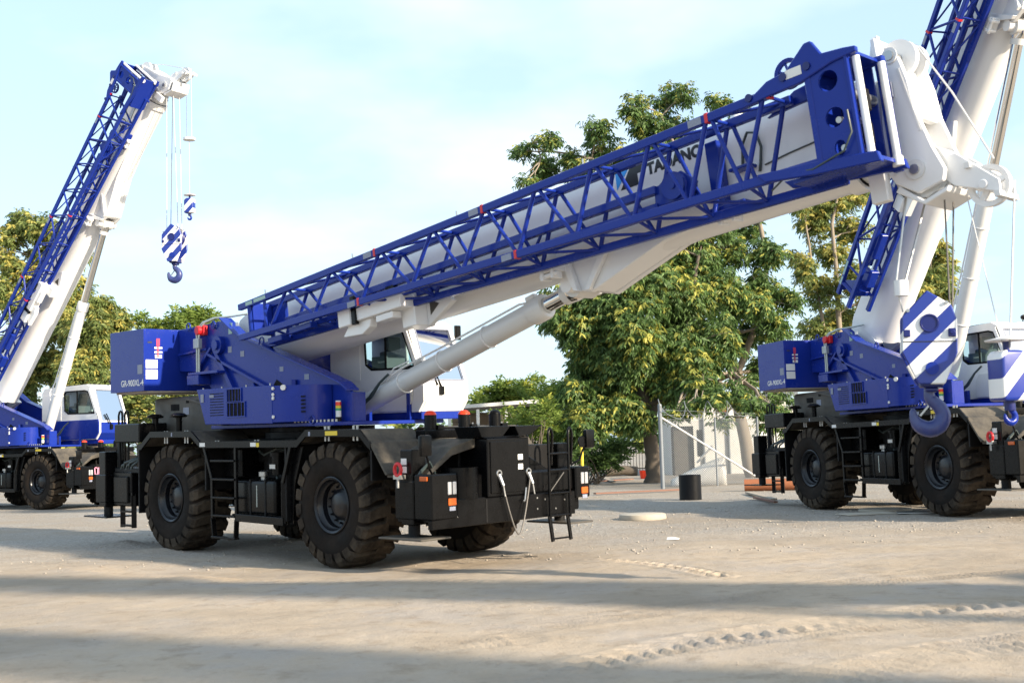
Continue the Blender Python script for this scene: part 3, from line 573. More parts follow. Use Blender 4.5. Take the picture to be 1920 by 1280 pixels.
def build_cab(root, blue_skirt=False):
    S = 'super'; y0, y1 = 0.50, 1.50
    A = [(-0.42, 2.32), (0.75, 2.32), (1.96, 2.32), (2.10, 2.50), (2.10, 2.80), (1.72, 3.80), (1.55, 3.88), (-0.30, 3.84), (-0.42, 3.70)]
    W = [(0.58, 3.16), (0.74, 3.06), (1.66, 3.04), (1.86, 3.04), (1.88, 3.06), (1.60, 3.68), (1.45, 3.72), (0.62, 3.72), (0.55, 3.66)]
    c = cp(root, 'cab', MB().frame([(x, y0, z) for x, z in A], [(x, y0, z) for x, z in W], (0, 0.05, 0)).frame([(x, y1, z) for x, z in A], [(x, y1, z) for x, z in W], (0, -0.05, 0)), 'white', 'cab', bevel=0.012, seg=2)
    fo = [(2.10, y0, 2.80), (2.10, y1, 2.80), (1.72, y1, 3.80), (1.72, y0, 3.80)]
    fi = [(2.085, y0 + .10, 2.84), (2.085, y1 - .07, 2.84), (1.745, y1 - .10, 3.73), (1.745, y0 + .13, 3.73)]
    b = MB().frame(fo, fi, (-0.05, 0, -0.02))
    b.prism([(1.72, 3.80), (1.55, 3.88), (-0.30, 3.84), (-0.42, 3.70), (-0.38, 3.68), (-0.28, 3.80), (1.55, 3.84), (1.70, 3.77)], y0 + 0.052, y1 - 0.052)
    b.box(-0.42, -0.37, y0 + .052, y1 - .052, 2.33, 3.2)
    part('shell', b, 'white', c, bevel=0.01)
    part('front_panel', MB().prism([(2.10, 2.80), (2.10, 2.50), (1.96, 2.32), (1.91, 2.34), (2.05, 2.52), (2.05, 2.80)], y0 + .052, y1 - .052), 'blue' if blue_skirt else 'white', c, bevel=0.01)
    part('windscreen', MB().add([Vector(p) + Vector((-0.012, 0, -.005)) for p in fi], [(0, 1, 2, 3)]), 'glass', c)
    for y in (y0 + 0.02, y1 - 0.02): part('side_window', MB().add([(x, y, z) for x, z in W], [tuple(range(9))]), 'glass', c)
    sl = MB()
    for k in (0, 1):
        q = [(x, y0 - 0.004, z) for x, z in W]
        cx, czz = 1.2, 3.4
        qi = [(cx + (x - cx) * 0.955, y0 - 0.004, czz + (z - czz) * 0.90) for x, z in W]
    sl.frame(q, qi, (0, 0.02, 0)); sl.box(1.10, 1.13, y0 + 0.005, y0 + 0.03, 3.06, 3.70)
    part('window_seal', sl, 'dark', c)
    fr = MB().frame([Vector(p) for p in fi], [Vector(p) * 0.965 + (sum((Vector(q) for q in fi), Vector()) / 4) * 0.035 for p in fi], (0.014, 0, 0.004))
    part('windscreen_seal', fr, 'sticker_grey', c)
    part('floor', MB().box(-0.36, 1.95, y0 + .055, y1 - .055, 2.34, 2.40).box(-0.36, 0.1, y0 + .06, y1 - .06, 2.40, 2.9), 'dark', c)
    s = part('seat', MB().box(0.62, 0.80, 0.78, 1.24, 2.75, 3.40).box(0.66, 0.78, 0.86, 1.16, 3.40, 3.66).box(0.70, 1.25, 0.78, 1.24, 2.70, 2.90), 'seat', c, bevel=0.04, seg=2)
    part('console', MB().box(1.35, 1.75, 0.65, 1.35, 2.4, 2.95).box(1.45, 1.65, 1.2, 1.4, 2.95, 3.25).cyl((1.45, 1.0, 2.9), (1.30, 1.0, 3.12), 0.03, n=8), 'dark', c, bevel=0.02)
    part('steering_wheel', MB().ring((1.30, 1.0, 3.12), 0.19, 0.014, 'z', 20), 'dark', c)
    part('seat_pocket', MB().box(0.64, 1.02, y0 + .10, y0 + .14, 3.07, 3.30), 'seat', c)
    o = link('seat_lettering', TXT_SEAT, 'sticker', c); o.location = (0.80, y0 + 0.098, 3.19); o.rotation_euler = (R(90), 0, 0)
    part('wiper', MB().beam((2.12, 0.80, 2.76), (2.03, 0.72, 3.02), 0.02, 0.03).beam((2.13, 0.88, 2.72), (2.03, 0.78, 3.04), 0.02, 0.03).box(2.105, 2.14, 0.84, 0.93, 2.60, 2.74), 'black', c)
    part('grab_rail', MB().tube([(2.0, y0 - 0.01, 3.05), (2.02, y0 - 0.05, 3.1), (1.75, y0 - 0.06, 3.72), (1.70, y0 - 0.01, 3.76)], 0.013, 6), 'white', c)
    part('roof_lamp', MB().cyl((1.68, 1.20, 3.88), (1.68, 1.20, 3.94), 0.012, n=6).lathe([(0, -0.05), (0.05, -0.03), (0.06, 0.03), (0, 0.05)], (1.70, 1.20, 3.97), 'x', 12), 'black', c, smooth=50)
    part('roof_rack', MB().box(0.1, 1.3, y0 + .15, y1 - .15, 3.86, 3.90), 'black', c)
    part('lower_panel', MB().prism([(-0.40, 2.34), (1.94, 2.34), (2.085, 2.52), (2.085, 2.80), (2.06, 2.88), (-0.40, 2.88)] if blue_skirt else [(0.95, 2.34), (1.72, 2.34), (1.82, 2.50), (1.86, 2.76), (1.70, 2.84), (1.10, 2.84), (0.98, 2.70)], y0 - 0.03, y0 - 0.002), 'blue' if blue_skirt else 'cyl_white', c, bevel=0.012, seg=2)
    part('rear_panel', MB().prism([(-0.40, 2.90), (0.45, 2.90), (0.45, 3.70), (-0.40, 3.62)], y0 - 0.012, y0 - 0.002), 'white', c, bevel=0.004)
    part('cab_base', MB().box(-0.35, 2.02, y0 + 0.02, y1 - 0.02, 2.197, 2.318), 'blue', c, bevel=0.01)
    part('roof_mirror', MB().box(1.78, 1.84, 1.50, 1.62, 3.55, 3.80), 'black', c, bevel=0.01)
    return c
M['green_pale'] = plain('pale_green_sticker', (0.30, 0.45, 0.42), 0.5)
M['redmark'] = plain('red_marking', (0.45, 0.03, 0.09), 0.5)
TXT_MODEL = text_mesh('model_lettering', 'GR-900XL-4', 0.165, 0.0022)
TXT_SEAT = text_mesh('seat_lettering', 'TADANO', 0.045, 0.001)
TXT_BOOM = text_mesh('boom_lettering', 'TADANO', 0.200, 0.0115, 0.0, 1.03)

def boom_section(hw, top, bot, n=14):
    pts = [(-hw + 0.06, top), (hw - 0.06, top), (hw, top - 0.06)]
    c = bot + hw * 0.98                      # the lower half is a rounded trough
    for k in range(n + 1):
        a = math.pi * k / n; pts.append((hw * math.cos(a), c - (c - bot) * math.sin(a)))
    pts.append((-hw, top - 0.06)); return pts

def build_boom(root):
    B = 'boom'
    bm = cp(root, 'boom', MB().prism(boom_section(0.40, 0.62, -0.55), 0.55, 12.45, 'yz').prism([(-0.16, 0.15), (0.1, 0.45), (0.56, 0.60), (0.56, -0.53), (0.1, -0.3), (-0.16, -0.15)], -0.38, -0.22).prism([(-0.16, 0.15), (0.1, 0.45), (0.56, 0.60), (0.56, -0.53), (0.1, -0.3), (-0.16, -0.15)], 0.22, 0.38), 'white', B, smooth=35)
    k = 0
    for u0, u1, d in ((12.30, 12.50, -0.035), (12.5, 12.68, 0.03), (12.68, 12.80, 0.06), (12.80, 12.92, 0.09), (12.92, 13.04, 0.12)):
        part('section_collar', MB().prism(boom_section(0.40 - d, 0.62 - d, -0.55 + d), u0, u1, 'yz'), 'white' if k % 2 == 0 else 'cyl_white', bm, smooth=35); k += 1
        part('wear_pad', MB().prism(boom_section(0.40 - d - 0.04, 0.62 - d - 0.04, -0.55 + d + 0.04), u1 - 0.01, u1 + 0.014, 'yz'), 'dark', bm)
    # lug for the luffing cylinder
    lg = [(7.72, -0.30), (7.95, -0.55), (8.18, -0.80), (8.45, -0.88), (9.75, -0.50), (10.45, -0.44), (10.45, -0.20), (7.72, -0.20)]
    part('cylinder_lug', MB().prism(lg, -0.30, -0.20).prism(lg, 0.20, 0.30).prism([(8.35, -0.30), (8.35, -0.82), (8.45, -0.86), (9.7, -0.50), (10.4, -0.45), (10.4, -0.3)], -0.20, 0.20), 'white', bm, bevel=0.012)
    part('lug_rib', MB().prism([(7.95, -0.2), (8.12, -0.2), (8.30, -0.84), (8.22, -0.82)], -0.40, -0.305).prism([(8.85, -0.25), (9.0, -0.25), (8.48, -0.86), (8.40, -0.85)], -0.38, -0.305), 'white', bm, bevel=0.006)
    part('lug_pin', MB().cyl((LUG.x, -0.34, LUG.z), (LUG.x, 0.34, LUG.z), 0.11, n=20), 'white', bm, smooth=40)
    # lettering and mark on the near side
    o = link('boom_lettering', TXT_BOOM, 'ink', bm); o.location = (9.72, -0.4025, 0.375); o.rotation_euler = (R(90), 0, 0)
    def flat(name, pts, m): part(name, MB().prism(pts, -0.4045, -0.4005), m, bm)
    flat('light_blue_mark', [(9.20, 0.56), (9.44, 0.56), (9.20, 0.31)], 'cyan')
    flat('black_mark', [(9.46, 0.56), (9.66, 0.56), (9.66, 0.44), (9.56, 0.44), (9.56, 0.29), (9.26, 0.29)], 'ink')
    # white carrier arms for the stowed jib
    for uu, dz in ((3.85, 0.0),):
        part('jib_carrier', MB().box(3.86, 5.35, -1.02, -0.74, -0.45, -0.25).box(5.05, 5.36, -0.76, -0.36, -0.72, -0.22).prism([(5.36, -0.20), (5.36, -0.74), (5.95, -0.46), (5.85, -0.30)], -0.52, -0.42).box(3.84, 4.15, -1.04, -0.72, -0.48, -0.22), 'white', bm, bevel=0.012)
        part('carrier_foot', MB().prism([(4.0, -0.45), (4.55, -0.45), (4.50, -0.58), (4.30, -0.66), (3.82, -0.62)], -0.95, -0.80).box(4.7, 5.1, -0.98, -0.80, -0.56, -0.455), 'white', bm, bevel=0.01)
        part('carrier_gap', MB().prism([(5.45, -0.34), (5.45, -0.58), (5.66, -0.44)], -0.5245, -0.5215), 'grey_hood', bm)
        [part('carrier_latch', MB().box(*q_), 'black', bm, bevel=0.01) for q_ in ((4.95, 5.15, -0.95, -0.85, -0.22, -0.05), (4.2, 4.3, -1.06, -0.98, -0.5, -0.05))]
    for uu in (7.98, 10.95):
        part('jib_bracket', MB().box(uu - 0.14, uu + 0.14, -0.62, -0.38, -0.52, -0.42).box(uu - 0.12, uu - 0.07, -0.64, -0.45, -0.62, -0.40).box(uu + 0.07, uu + 0.12, -0.64, -0.45, -0.62, -0.40).cyl((uu - 0.16, -0.58, -0.56), (uu + 0.16, -0.58, -0.56), 0.035, n=10), 'white', bm, bevel=0.006)
    part('roof_sensor', MB().lathe([(0, 0.16), (0.10, 0.13), (0.13, 0.06), (0.06, 0.03), (0.06, 0.0)], (11.05, -0.2, 0.62), 'z', 14), 'white', bm, smooth=50)
    # rope guide line and cable loop on the near side
    cb = MB().tube([(11.15, -0.42, 0.05), (11.20, -0.44, 0.30), (11.30, -0.46, 0.42), (11.42, -0.46, 0.38), (11.45, -0.44, 0.2), (11.40, -0.43, 0.0), (11.37, -0.42, -0.08)], 0.018, 7)
    cb.tube([(11.45, -0.415, -0.02), (11.8, -0.415, 0.02), (12.2, -0.415, 0.05), (12.35, -0.42, 0.04)], 0.010, 6)
    part('cable', cb, 'hose', bm, smooth=60)
    # boom head
    hp = [(12.98, 0.50), (13.03, 0.70), (13.13, 0.78), (13.24, 0.68), (13.30, 0.40), (13.33, 0.05), (13.44, -0.40), (13.54, -0.68), (13.50, -0.80), (13.20, -0.86), (12.98, -0.70), (12.88, -0.52)]
    hd = cp(root, 'boom_head', MB().prism(hp, -0.34, -0.27).prism(hp, 0.27, 0.34).box(12.95, 13.1, -0.27, 0.27, -0.5, 0.5).prism([(13.12, 0.58), (13.22, 0.58), (13.30, 0.0), (13.20, 0.0)], -0.27, 0.27), 'white', B, bevel=0.012)
    for y in (-0.19, -0.065, 0.065, 0.19):
        part('sheave', MB().lathe([(0.05, -0.045), (0.24, -0.045), (0.30, -0.05), (0.27, 0.0), (0.30, 0.05), (0.24, 0.045), (0.05, 0.045)], (13.22, y, -0.60), 'y', 32), 'cyl_white', hd, smooth=40)
    for y in (-0.12, 0.12):
        part('idler_sheave', MB().lathe([(0.04, -0.035), (0.17, -0.035), (0.22, -0.04), (0.195, 0.0), (0.22, 0.04), (0.17, 0.035), (0.04, 0.035)], (13.15, y, 0.72), 'y', 28), 'white', hd, smooth=40)
    part('head_rib', MB().box(12.98, 13.01, -0.352, -0.345, -0.6, 0.5).prism([(13.20, 0.55), (13.23, 0.55), (13.36, -0.20), (13.33, -0.20)], -0.352, -0.345), 'cyl_white', hd)
    part('pin_plate', MB().cyl((13.22, -0.36, -0.60), (13.22, -0.345, -0.60), 0.11, n=20), 'cyl_white', hd, smooth=40)
    part('pin_plate', MB().cyl((13.15, -0.36, 0.72), (13.15, -0.345, 0.72), 0.09, n=20), 'cyl_white', hd, smooth=40)
    part('limit_switch', MB().box(13.05, 13.13, -0.385, -0.345, 0.25, 0.42).tube([(13.09, -0.36, 0.25), (13.10, -0.37, 0.0), (13.02, -0.37, -0.3), (12.98, -0.38, -0.52)], 0.010, 6), 'sticker_grey', hd)
    [part('head_pin', MB().cyl((u_, -0.38, w_), (u_, 0.38, w_), 0.055, n=14), 'steel', hd, smooth=40) for u_, w_ in ((13.22, -0.60), (13.15, 0.72))]
    part('rope_guard', MB().box(12.96, 13.02, -0.36, 0.36, 0.60, 0.98).prism([(13.0, 0.70), (13.05, 1.0), (12.97, 1.0), (12.90, 0.75)], -0.34, -0.28), 'white', hd, bevel=0.01)
    part('lower_shroud', MB().prism([(13.0, -0.72), (13.25, -0.95), (13.55, -0.86), (13.52, -0.92), (13.25, -1.0), (12.95, -0.78)], -0.33, 0.33).box(12.70, 12.90, -0.42, -0.30, -0.86, -0.50), 'white', hd, bevel=0.01)
    # auxiliary single-line sheave arm
    ap = [(13.45, -0.50), (13.62, -0.52), (14.02, -0.92), (14.02, -1.06), (13.55, -0.86), (13.42, -0.72)]
    ar = cp(root, 'auxiliary_arm', MB().prism(ap, -0.20, -0.16).prism(ap, 0.16, 0.20).cyl((13.85, -0.22, -0.93), (13.85, 0.22, -0.93), 0.05, n=12), 'white', B, bevel=0.006)
    for uu, ww in ((13.86, -0.93),):
        for y in (-0.05, ):
            s = part('auxiliary_sheave', MB().lathe([(0.175, -0.03), (0.225, -0.04), (0.20, 0.0), (0.225, 0.04), (0.175, 0.03), (0.16, 0.0)], (uu, y, ww), 'y', 32, True), 'white', ar, smooth=40)
            sp = MB()
            for k in range(5):
                a = k / 5 * 2 * math.pi + 0.3; sp.beam((uu, y, ww), (uu + 0.18 * math.cos(a), y, ww + 0.18 * math.sin(a)), 0.06, 0.05, (0, 1, 0))
            sp.cyl((uu, y - 0.04, ww), (uu, y + 0.04, ww), 0.06, n=14)
            part('spoke', sp, 'white', ar)
    part('small_sheave', MB().lathe([(0.02, -0.03), (0.10, -0.03), (0.125, -0.04), (0.105, 0.0), (0.125, 0.04), (0.10, 0.03), (0.02, 0.03)], (13.58, 0.08, -0.70), 'y', 24), 'cyl_white', ar, smooth=40)
    [part('rope_keeper', MB().box(u_, u_ + 0.06, -0.24, 0.24, w_, w_ + 0.06), 'cyl_white', ar) for u_, w_ in ((13.70, -0.72), (13.96, -1.10))]
    part('arm_rope', MB().tube([(13.30, 0.05, 0.86), (13.62, 0.0, 0.2), (13.95, -0.05, -0.66)], 0.012, 6), 'rope_pale', ar)

TOPN = [(2.71, .40), (3.93, .43), (5.16, .44), (6.36, .45), (7.46, .46), (8.45, .47), (9.45, .49), (10.38, .50), (11.24, .50), (12.02, .49)]
BOTN = [(2.20, -.15), (3.41, -.19), (4.64, -.24), (5.83, -.28), (6.92, -.31), (8.02, -.33), (9.06, -.34), (10.0, -.35), (10.85, -.37), (11.62, -.40)]
def build_jib(root):
    B = 'boom'; yn, yf = -1.15, -0.72
    def tw(u): return 0.395 + 0.0105 * (u - 1.4)
    def bw(u, y=yn): return -0.13 - 0.028 * (u - 1.4) - (0.14 if y == yf else 0.0)
    j = cp(root, 'jib', MB().box(1.55, 1.66, yf - 0.02, yn + 0.02, bw(1.6), tw(1.6)).box(1.42, 1.50, yf, yn, tw(1.4) - 0.045, tw(1.4) + 0.045), 'blue', B, bevel=0.006)
    for y in (yn, yf):
        part('top_chord', MB().beam((1.30, y, tw(1.30)), (12.10, y, tw(12.1)), 0.085, 0.105), 'blue', j, bevel=0.008)
        part('bottom_chord', MB().beam((1.25, y, bw(1.25, y)), (12.60, y, bw(12.6, y)), 0.085, 0.105), 'blue', j, bevel=0.008)
        [part('end_post', MB().beam((u, y, bw(u, y)), (u, y, tw(u)), wd, wd), 'blue', j, bevel=0.006) for u, wd in ((1.60, 0.07), (2.05, 0.05))]
        part('end_sheet', MB().box(1.64, 2.03, y - 0.012, y + 0.012, bw(1.9) + 0.05, tw(1.9) - 0.05), 'blue', j) if y == yf else None
        for i, (u, _) in enumerate(TOPN):
            ub = BOTN[i][0]
            part('strut', MB().cyl((ub, y, bw(ub, y) + 0.04), (u - 0.04, y, tw(u) - 0.04), 0.030, n=10), 'blue', j, smooth=50)
            if i + 1 < len(BOTN): part('brace', MB().cyl((u + 0.05, y, tw(u) - 0.04), (BOTN[i + 1][0] - 0.06, y, bw(BOTN[i + 1][0], y) + 0.04), 0.027, n=10), 'blue', j, smooth=50)
    for i, (u, _) in enumerate(TOPN):
        part('cross_member', MB().cyl((u, yn, tw(u)), (u, yf, tw(u)), 0.022, n=8), 'blue', j, smooth=50)
        if i + 1 < len(TOPN):
            v = TOPN[i + 1][0]; part('top_brace', MB().cyl((u, yn, tw(u)), (v, yf, tw(v)), 0.020, n=8), 'blue', j, smooth=50)
        ub = BOTN[i][0]; part('cross_member', MB().cyl((ub, yn, bw(ub)), (ub, yf, bw(ub, yf)), 0.022, n=8), 'blue', j, smooth=50)
        if i + 1 < len(BOTN):
            v = BOTN[i + 1][0]; part('bottom_brace', MB().cyl((ub, yn, bw(ub)), (v, yf, bw(v, yf)), 0.020, n=8), 'blue', j, smooth=50)
    # the second, slimmer jib stage stowed beside it
    ia, ib = -0.92, -0.66
    t2 = cp(root, 'jib_extension', MB().box(10.15, 10.62, ia + 0.02, ib + 0.03, -0.24, 0.02).prism([(10.10, -0.27), (10.64, -0.29), (10.77, -0.07), (10.55, 0.12), (10.31, 0.09), (10.13, 0.0)], ia + 0.06, ia + 0.10), 'blue', B, bevel=0.008)
    for y in (ia, ib):
        zc_ = -0.03 if y == ia else 0.04
        part('top_chord', MB().beam((2.3, y, zc_), (10.2, y, zc_), 0.06, 0.10), 'blue', t2, bevel=0.006)
        part('bottom_chord', MB().beam((2.3, y, -0.24), (10.2, y, -0.24), 0.06, 0.08), 'blue', t2, bevel=0.006)
    for k in range(13):
        u = 2.6 + 0.58 * k
        part('brace', MB().tube([(u, ia, -0.03), (u + 0.29, ib, 0.03), (u + 0.58, ia, -0.03)], 0.02, 6), 'blue', t2)
        if k % 3 == 0: part('spacer', MB().beam((u, ib, -0.22), (u + 0.2, ib, 0.03), 0.03, 0.03), 'blue', t2)
    part('sheave', MB().lathe([(0.03, -0.03), (0.14, -0.03), (0.17, -0.035), (0.15, 0), (0.17, 0.035), (0.14, 0.03), (0.03, 0.03)], (10.46, ia + 0.02, -0.05), 'y', 24).cyl((10.46, ia - 0.03, -0.05), (10.46, ia + 0.06, -0.05), 0.04, n=12), 'blue', t2, smooth=40)
    # standing support post
    cp(root, 'jib_post', MB().box(10.74, 10.92, -0.56, -0.42, -0.45, 0.44).box(10.70, 11.25, -0.66, -0.44, -0.48, -0.40).box(11.05, 11.35, -0.60, -0.42, -0.02, 0.02), 'blue', B, bevel=0.01)
    # heavy base end with the pierced plates
    def plate(y, th):
        b = MB(); us = (12.62, 13.04); edges = (-0.50, -0.22, 0.14, 0.60)
        for i in range(3):
            w0, w1 = edges[i], edges[i + 1]; cu, cw = 12.84 - 0.01 * i, (w0 + w1) / 2 + (0.02 if i else 0.0); r = (0.085, 0.11, 0.115)[i]; n = 16
            inn = [(cu + r * (0.8 if i == 0 else 1) * math.cos(R(22.5 * q + 45)), y, cw + r * math.sin(R(22.5 * q + 45))) for q in range(n)]
            o = []
            cs = [(us[1], w1), (us[0], w1), (us[0], w0), (us[1], w0)]
            for q in range(n):
                s, f = divmod(q, 4); a, c = cs[s], cs[(s + 1) % 4]; f /= 4
                o.append((a[0] + (c[0] - a[0]) * f, y, a[1] + (c[1] - a[1]) * f))
            b.frame(o, inn, (0, th, 0))
        return b
    bs = cp(root, 'jib_base', plate(-1.19, 0.03), 'blue', B)
    part('base_plate', plate(-0.60, 0.03), 'blue', bs)
    part('edge_bar', MB().box(13.04, 13.085, -1.21, -1.13, -0.56, 0.60).box(12.55, 12.62, -1.20, -1.10, -0.50, 0.58).box(13.10, 13.2, -0.64, -0.56, -0.64, 0.66).box(12.50, 12.56, -0.64, -0.56, -0.6, 0.66), 'blue', bs, bevel=0.008)
    for y in (-1.19, -0.62):
        part('top_horn', MB().prism([(11.70, 0.43), (12.10, 0.63), (12.35, 0.66), (12.62, 0.88), (12.70, 0.88), (12.80, 0.70), (13.05, 0.67), (13.20, 0.64), (13.20, 0.58), (12.9, 0.56), (12.5, 0.47), (12.1, 0.46)], y - 0.03, y + 0.035), 'blue', bs, bevel=0.01)
        part('bottom_horn', MB().prism([(11.8, -0.36), (12.5, -0.42), (13.25, -0.52), (13.28, -0.64), (12.5, -0.56), (11.9, -0.47)], y - 0.035, y + 0.04), 'blue', bs, bevel=0.01)
    part('cross_sheet', MB().box(12.55, 13.15, -1.15, -0.60, 0.585, 0.62).box(12.2, 13.2, -1.15, -0.60, -0.57, -0.53).box(12.58, 12.61, -1.15, -0.6, -0.5, 0.58), 'blue', bs)
    part('pin_bar', MB().cyl((12.85, -1.15, -0.05), (12.85, -0.6, 0.0), 0.035, n=12), 'steel', bs, smooth=40)
    part('pin_bar', MB().cyl((12.86, -1.15, -0.36), (12.86, -0.6, -0.36), 0.035, n=12), 'steel', bs, smooth=40)
    part('roller', MB().cyl((13.0, -1.1, 0.2), (13.0, -0.6, 0.2), 0.06, n=12), 'steel', bs, smooth=40)
    for u_, y_ in ((13.14, -1.12), (13.20, -0.68)): part('lit_edge_bar', MB().cyl((u_, y_, -0.50), (u_, y_, 0.56), 0.042, n=14).cyl((u_, y_, -0.60), (u_, y_, -0.50), 0.06, n=14), 'white', bs, smooth=40)  # white bars added to paint the bright lit strip beside the base plate
    part('lock_plate', MB().box(13.0, 13.10, -1.00, -0.86, 0.02, 0.26).box(13.0, 13.1, -0.98, -0.9, -0.35, -0.12), 'dark', bs, bevel=0.008)
    wh = part('guide_wheel', MB().lathe([(0.13, -0.02), (0.175, -0.03), (0.16, 0), (0.175, 0.03), (0.13, 0.02)], (12.22, -0.90, 0.74), 'y', 28, True), 'blue', bs, smooth=40)
    sp = MB()
    for k in range(7):
        a = k / 7 * 2 * math.pi; sp.beam((12.22, -0.90, 0.74), (12.22 + 0.14 * math.cos(a), -0.90, 0.74 + 0.14 * math.sin(a)), 0.02, 0.03, (0, 1, 0))
    part('wheel_spoke', sp, 'blue', bs)
    b = MB()
    for u, w_ in ((11.86, 0.52), (12.32, 0.60), (12.62, 0.62)): b.cyl((u, -1.24, w_), (u, -1.15, w_), 0.045, n=14)
    part('pin_head', b, 'blue_dark', bs, smooth=40)
    part('cable', MB().tube([(13.0, -1.22, 0.0), (13.02, -1.24, -0.25), (12.9, -1.24, -0.42), (12.5, -1.22, -0.50), (12.2, -1.2, -0.45), (11.9, -1.1, -0.55)], 0.012, 6), 'hose', bs, smooth=60)
    # red bands and white notes on the chords
    for u, f, k in ((5.05, tw, 1), (7.42, tw, 1), (11.22, tw, 1), (12.06, tw, 1), (4.55, bw, 1), (7.95, bw, 1)):
        part('red_band', MB().box(u, u + 0.045, yn - 0.047, yn + 0.047, f(u) - 0.057, f(u) + 0.058), 'red', j)
        part('note_sticker', MB().box(u - 0.24, u - 0.05, yn - 0.0455, yn - 0.0435, f(u) - 0.045, f(u) + 0.04), 'sticker_grey', j)
    part('note_sticker', MB().box(1.55, 1.75, yn - 0.0455, yn - 0.0435, tw(1.6) - 0.03, tw(1.6) + 0.03).box(1.80, 2.15, yn - 0.0455, yn - 0.0435, tw(1.9) - 0.03, tw(1.9) + 0.03), 'green_pale', j)
    part('note_sticker', MB().box(12.35, 12.55, -1.2235, -1.2205, 0.56, 0.66), 'sticker', bs)
    b = MB()
    for u in (2.1, 4.5, 6.9, 9.3, 2.4): b.cyl((u, yn if u != 2.4 else yf, tw(u) + 0.05), (u, yn if u != 2.4 else yf, tw(u) + 0.13), 0.012, n=6)
    part('rope_peg', b, 'steel', j)
    for bx_ in ((2.6, 3.2, -1.10, -0.95, -0.33, -0.23), (1.9, 2.3, -1.05, -0.85, -0.36, -0.26), (4.0, 4.8, -1.0, -0.9, -0.36, -0.26)): part('under_hook', MB().box(*bx_), 'blue', j, bevel=0.01)

def build_cylinder(root):
    b = MB().lathe([(0, -0.12), (0.13, -0.10), (0.155, 0.0), (0.162, 0.12), (0.162, 4.75), (0.182, 4.76), (0.192, 4.80), (0.192, 5.02), (0.172, 5.06), (0.118, 5.065)], (0, 0, 0), 'x', 40)
    c = cp(root, 'luffing_cylinder', b, 'cyl_white', 'cylb', smooth=35)
    for u in (1.75, 2.75, 3.80): part('clamp_ring', MB().ring((u, 0, 0), 0.170, 0.012, 'x', 36, 6), 'white', c, smooth=60)
    part('pipe', MB().tube([(1.2, -0.10, 0.14), (1.6, -0.15, 0.15), (1.85, -0.12, 0.20), (2.8, -0.09, 0.19), (4.6, -0.07, 0.19), (4.75, -0.04, 0.16)], 0.017, 7), 'white', c, smooth=60)
    part('pipe', MB().tube([(1.5, -0.15, 0.12), (1.75, -0.17, 0.24), (2.05, -0.08, 0.26)], 0.012, 6), 'white', c, smooth=60)
    part('valve', MB().box(4.72, 4.9, -0.05, 0.05, 0.18, 0.25), 'white', c, bevel=0.01)
    part('valve', MB().box(2.1, 2.3, -0.06, 0.04, 0.165, 0.24), 'white', c, bevel=0.01)
    part('base_clevis', MB().cyl((0, -0.23, 0), (0, 0.23, 0), 0.15, n=24), 'blue', c, smooth=40)
    r = cp(root, 'cylinder_rod', MB().lathe([(0.0, -4.6), (0.115, -4.6), (0.115, -0.24), (0.15, -0.23), (0.165, -0.16), (0.16, 0.0), (0.12, 0.12), (0, 0.15)], (0, 0, 0), 'x', 36), 'chrome', 'cylr', smooth=35)
    part('rod_eye', MB().cyl((0, -0.195, 0), (0, 0.195, 0), 0.165, n=28).cyl((-0.34, 0, 0), (-0.1, 0, 0), 0.145, 0.16, n=28), 'cyl_white', r, smooth=40)

def pose_crane(root, ang, k=1.0, cabk=1.0):
    """set the boom frame and the luffing cylinder for a boom angle; k scales the upper works about the slewing ring"""
    O = Vector((0, 0, 2.135))
    Sc = Matrix.Translation(O) @ Matrix.Scale(k, 4) @ Matrix.Translation(-O)
    Bm = Sc @ Matrix.Translation(PIV) @ Matrix.Rotation(-ang, 4, 'Y')
    lug = Matrix.Translation(PIV) @ Matrix.Rotation(-ang, 4, 'Y') @ LUG
    d = lug - CYLB; ca = math.atan2(d.z, d.x)
    Cb = Sc @ Matrix.Translation(CYLB) @ Matrix.Rotation(-ca, 4, 'Y'); Cr = Sc @ Matrix.Translation(lug) @ Matrix.Rotation(-ca, 4, 'Y')
    Q = Vector((1.1, 0.5, 2.2)); T = {'cab': Sc @ Matrix.Translation(Q + Vector(((cabk - 1) * 2.2, 0, 0))) @ Matrix.Scale(cabk, 4) @ Matrix.Translation(-Q), 'boom': Bm, 'super': Sc, 'cylb': Cb, 'cylr': Cr}
    for o in root.children:
        g = GROUP[o.name]
        if g in T: o.matrix_basis = T[g]
    return Bm
def copy_crane(src):
    r = src.copy(); COL.objects.link(r)
    for c in src.children:
        d = c.copy(); COL.objects.link(d); d.parent = r; GROUP[d.name] = GROUP[c.name]
        for g in c.children:
            e = g.copy(); COL.objects.link(e); e.parent = d
    return r

CRANE_GROUP = 'blue and white mobile cranes in the yard'
crane = empty('mobile_crane')
build_carrier(crane); build_super(crane); build_cylinder(crane); build_boom(crane); build_jib(crane)
crane_l = copy_crane(crane)                       # before the cab: the far-off one has a blue-skirted cab
build_cab(crane_l, True)
build_cab(crane, False)
crane_r = copy_crane(crane)
POSE = {}
def place(root, x, y, yaw, z, p, r):
    root.location = (x, y, z); root.rotation_euler = (r, -p, yaw)
    POSE[root.name] = Matrix.LocRotScale(Vector((x, y, z)), root.rotation_euler, None)
place(crane, -3.328, 21.033, -0.779, -0.032, -0.0151, 0.0126)
place(crane_r, 9.049, 26.345, -1.2706, 0.030, 0.0119, 0.0)
place(crane_l, -17.45, 44.03, -0.56, -0.013, 0.0, 0.0)
crane_m = copy_crane(crane); crane_n = copy_crane(crane)  # two extra unseen cranes, added for the shadow bands on the foreground
place(crane_m, 15.6, 4.2, -1.32, 0, 0, 0); place(crane_n, 16.6, -2.1, -1.05, 0, 0, 0)
pose_crane(crane_m, R(50)); pose_crane(crane_n, R(50))
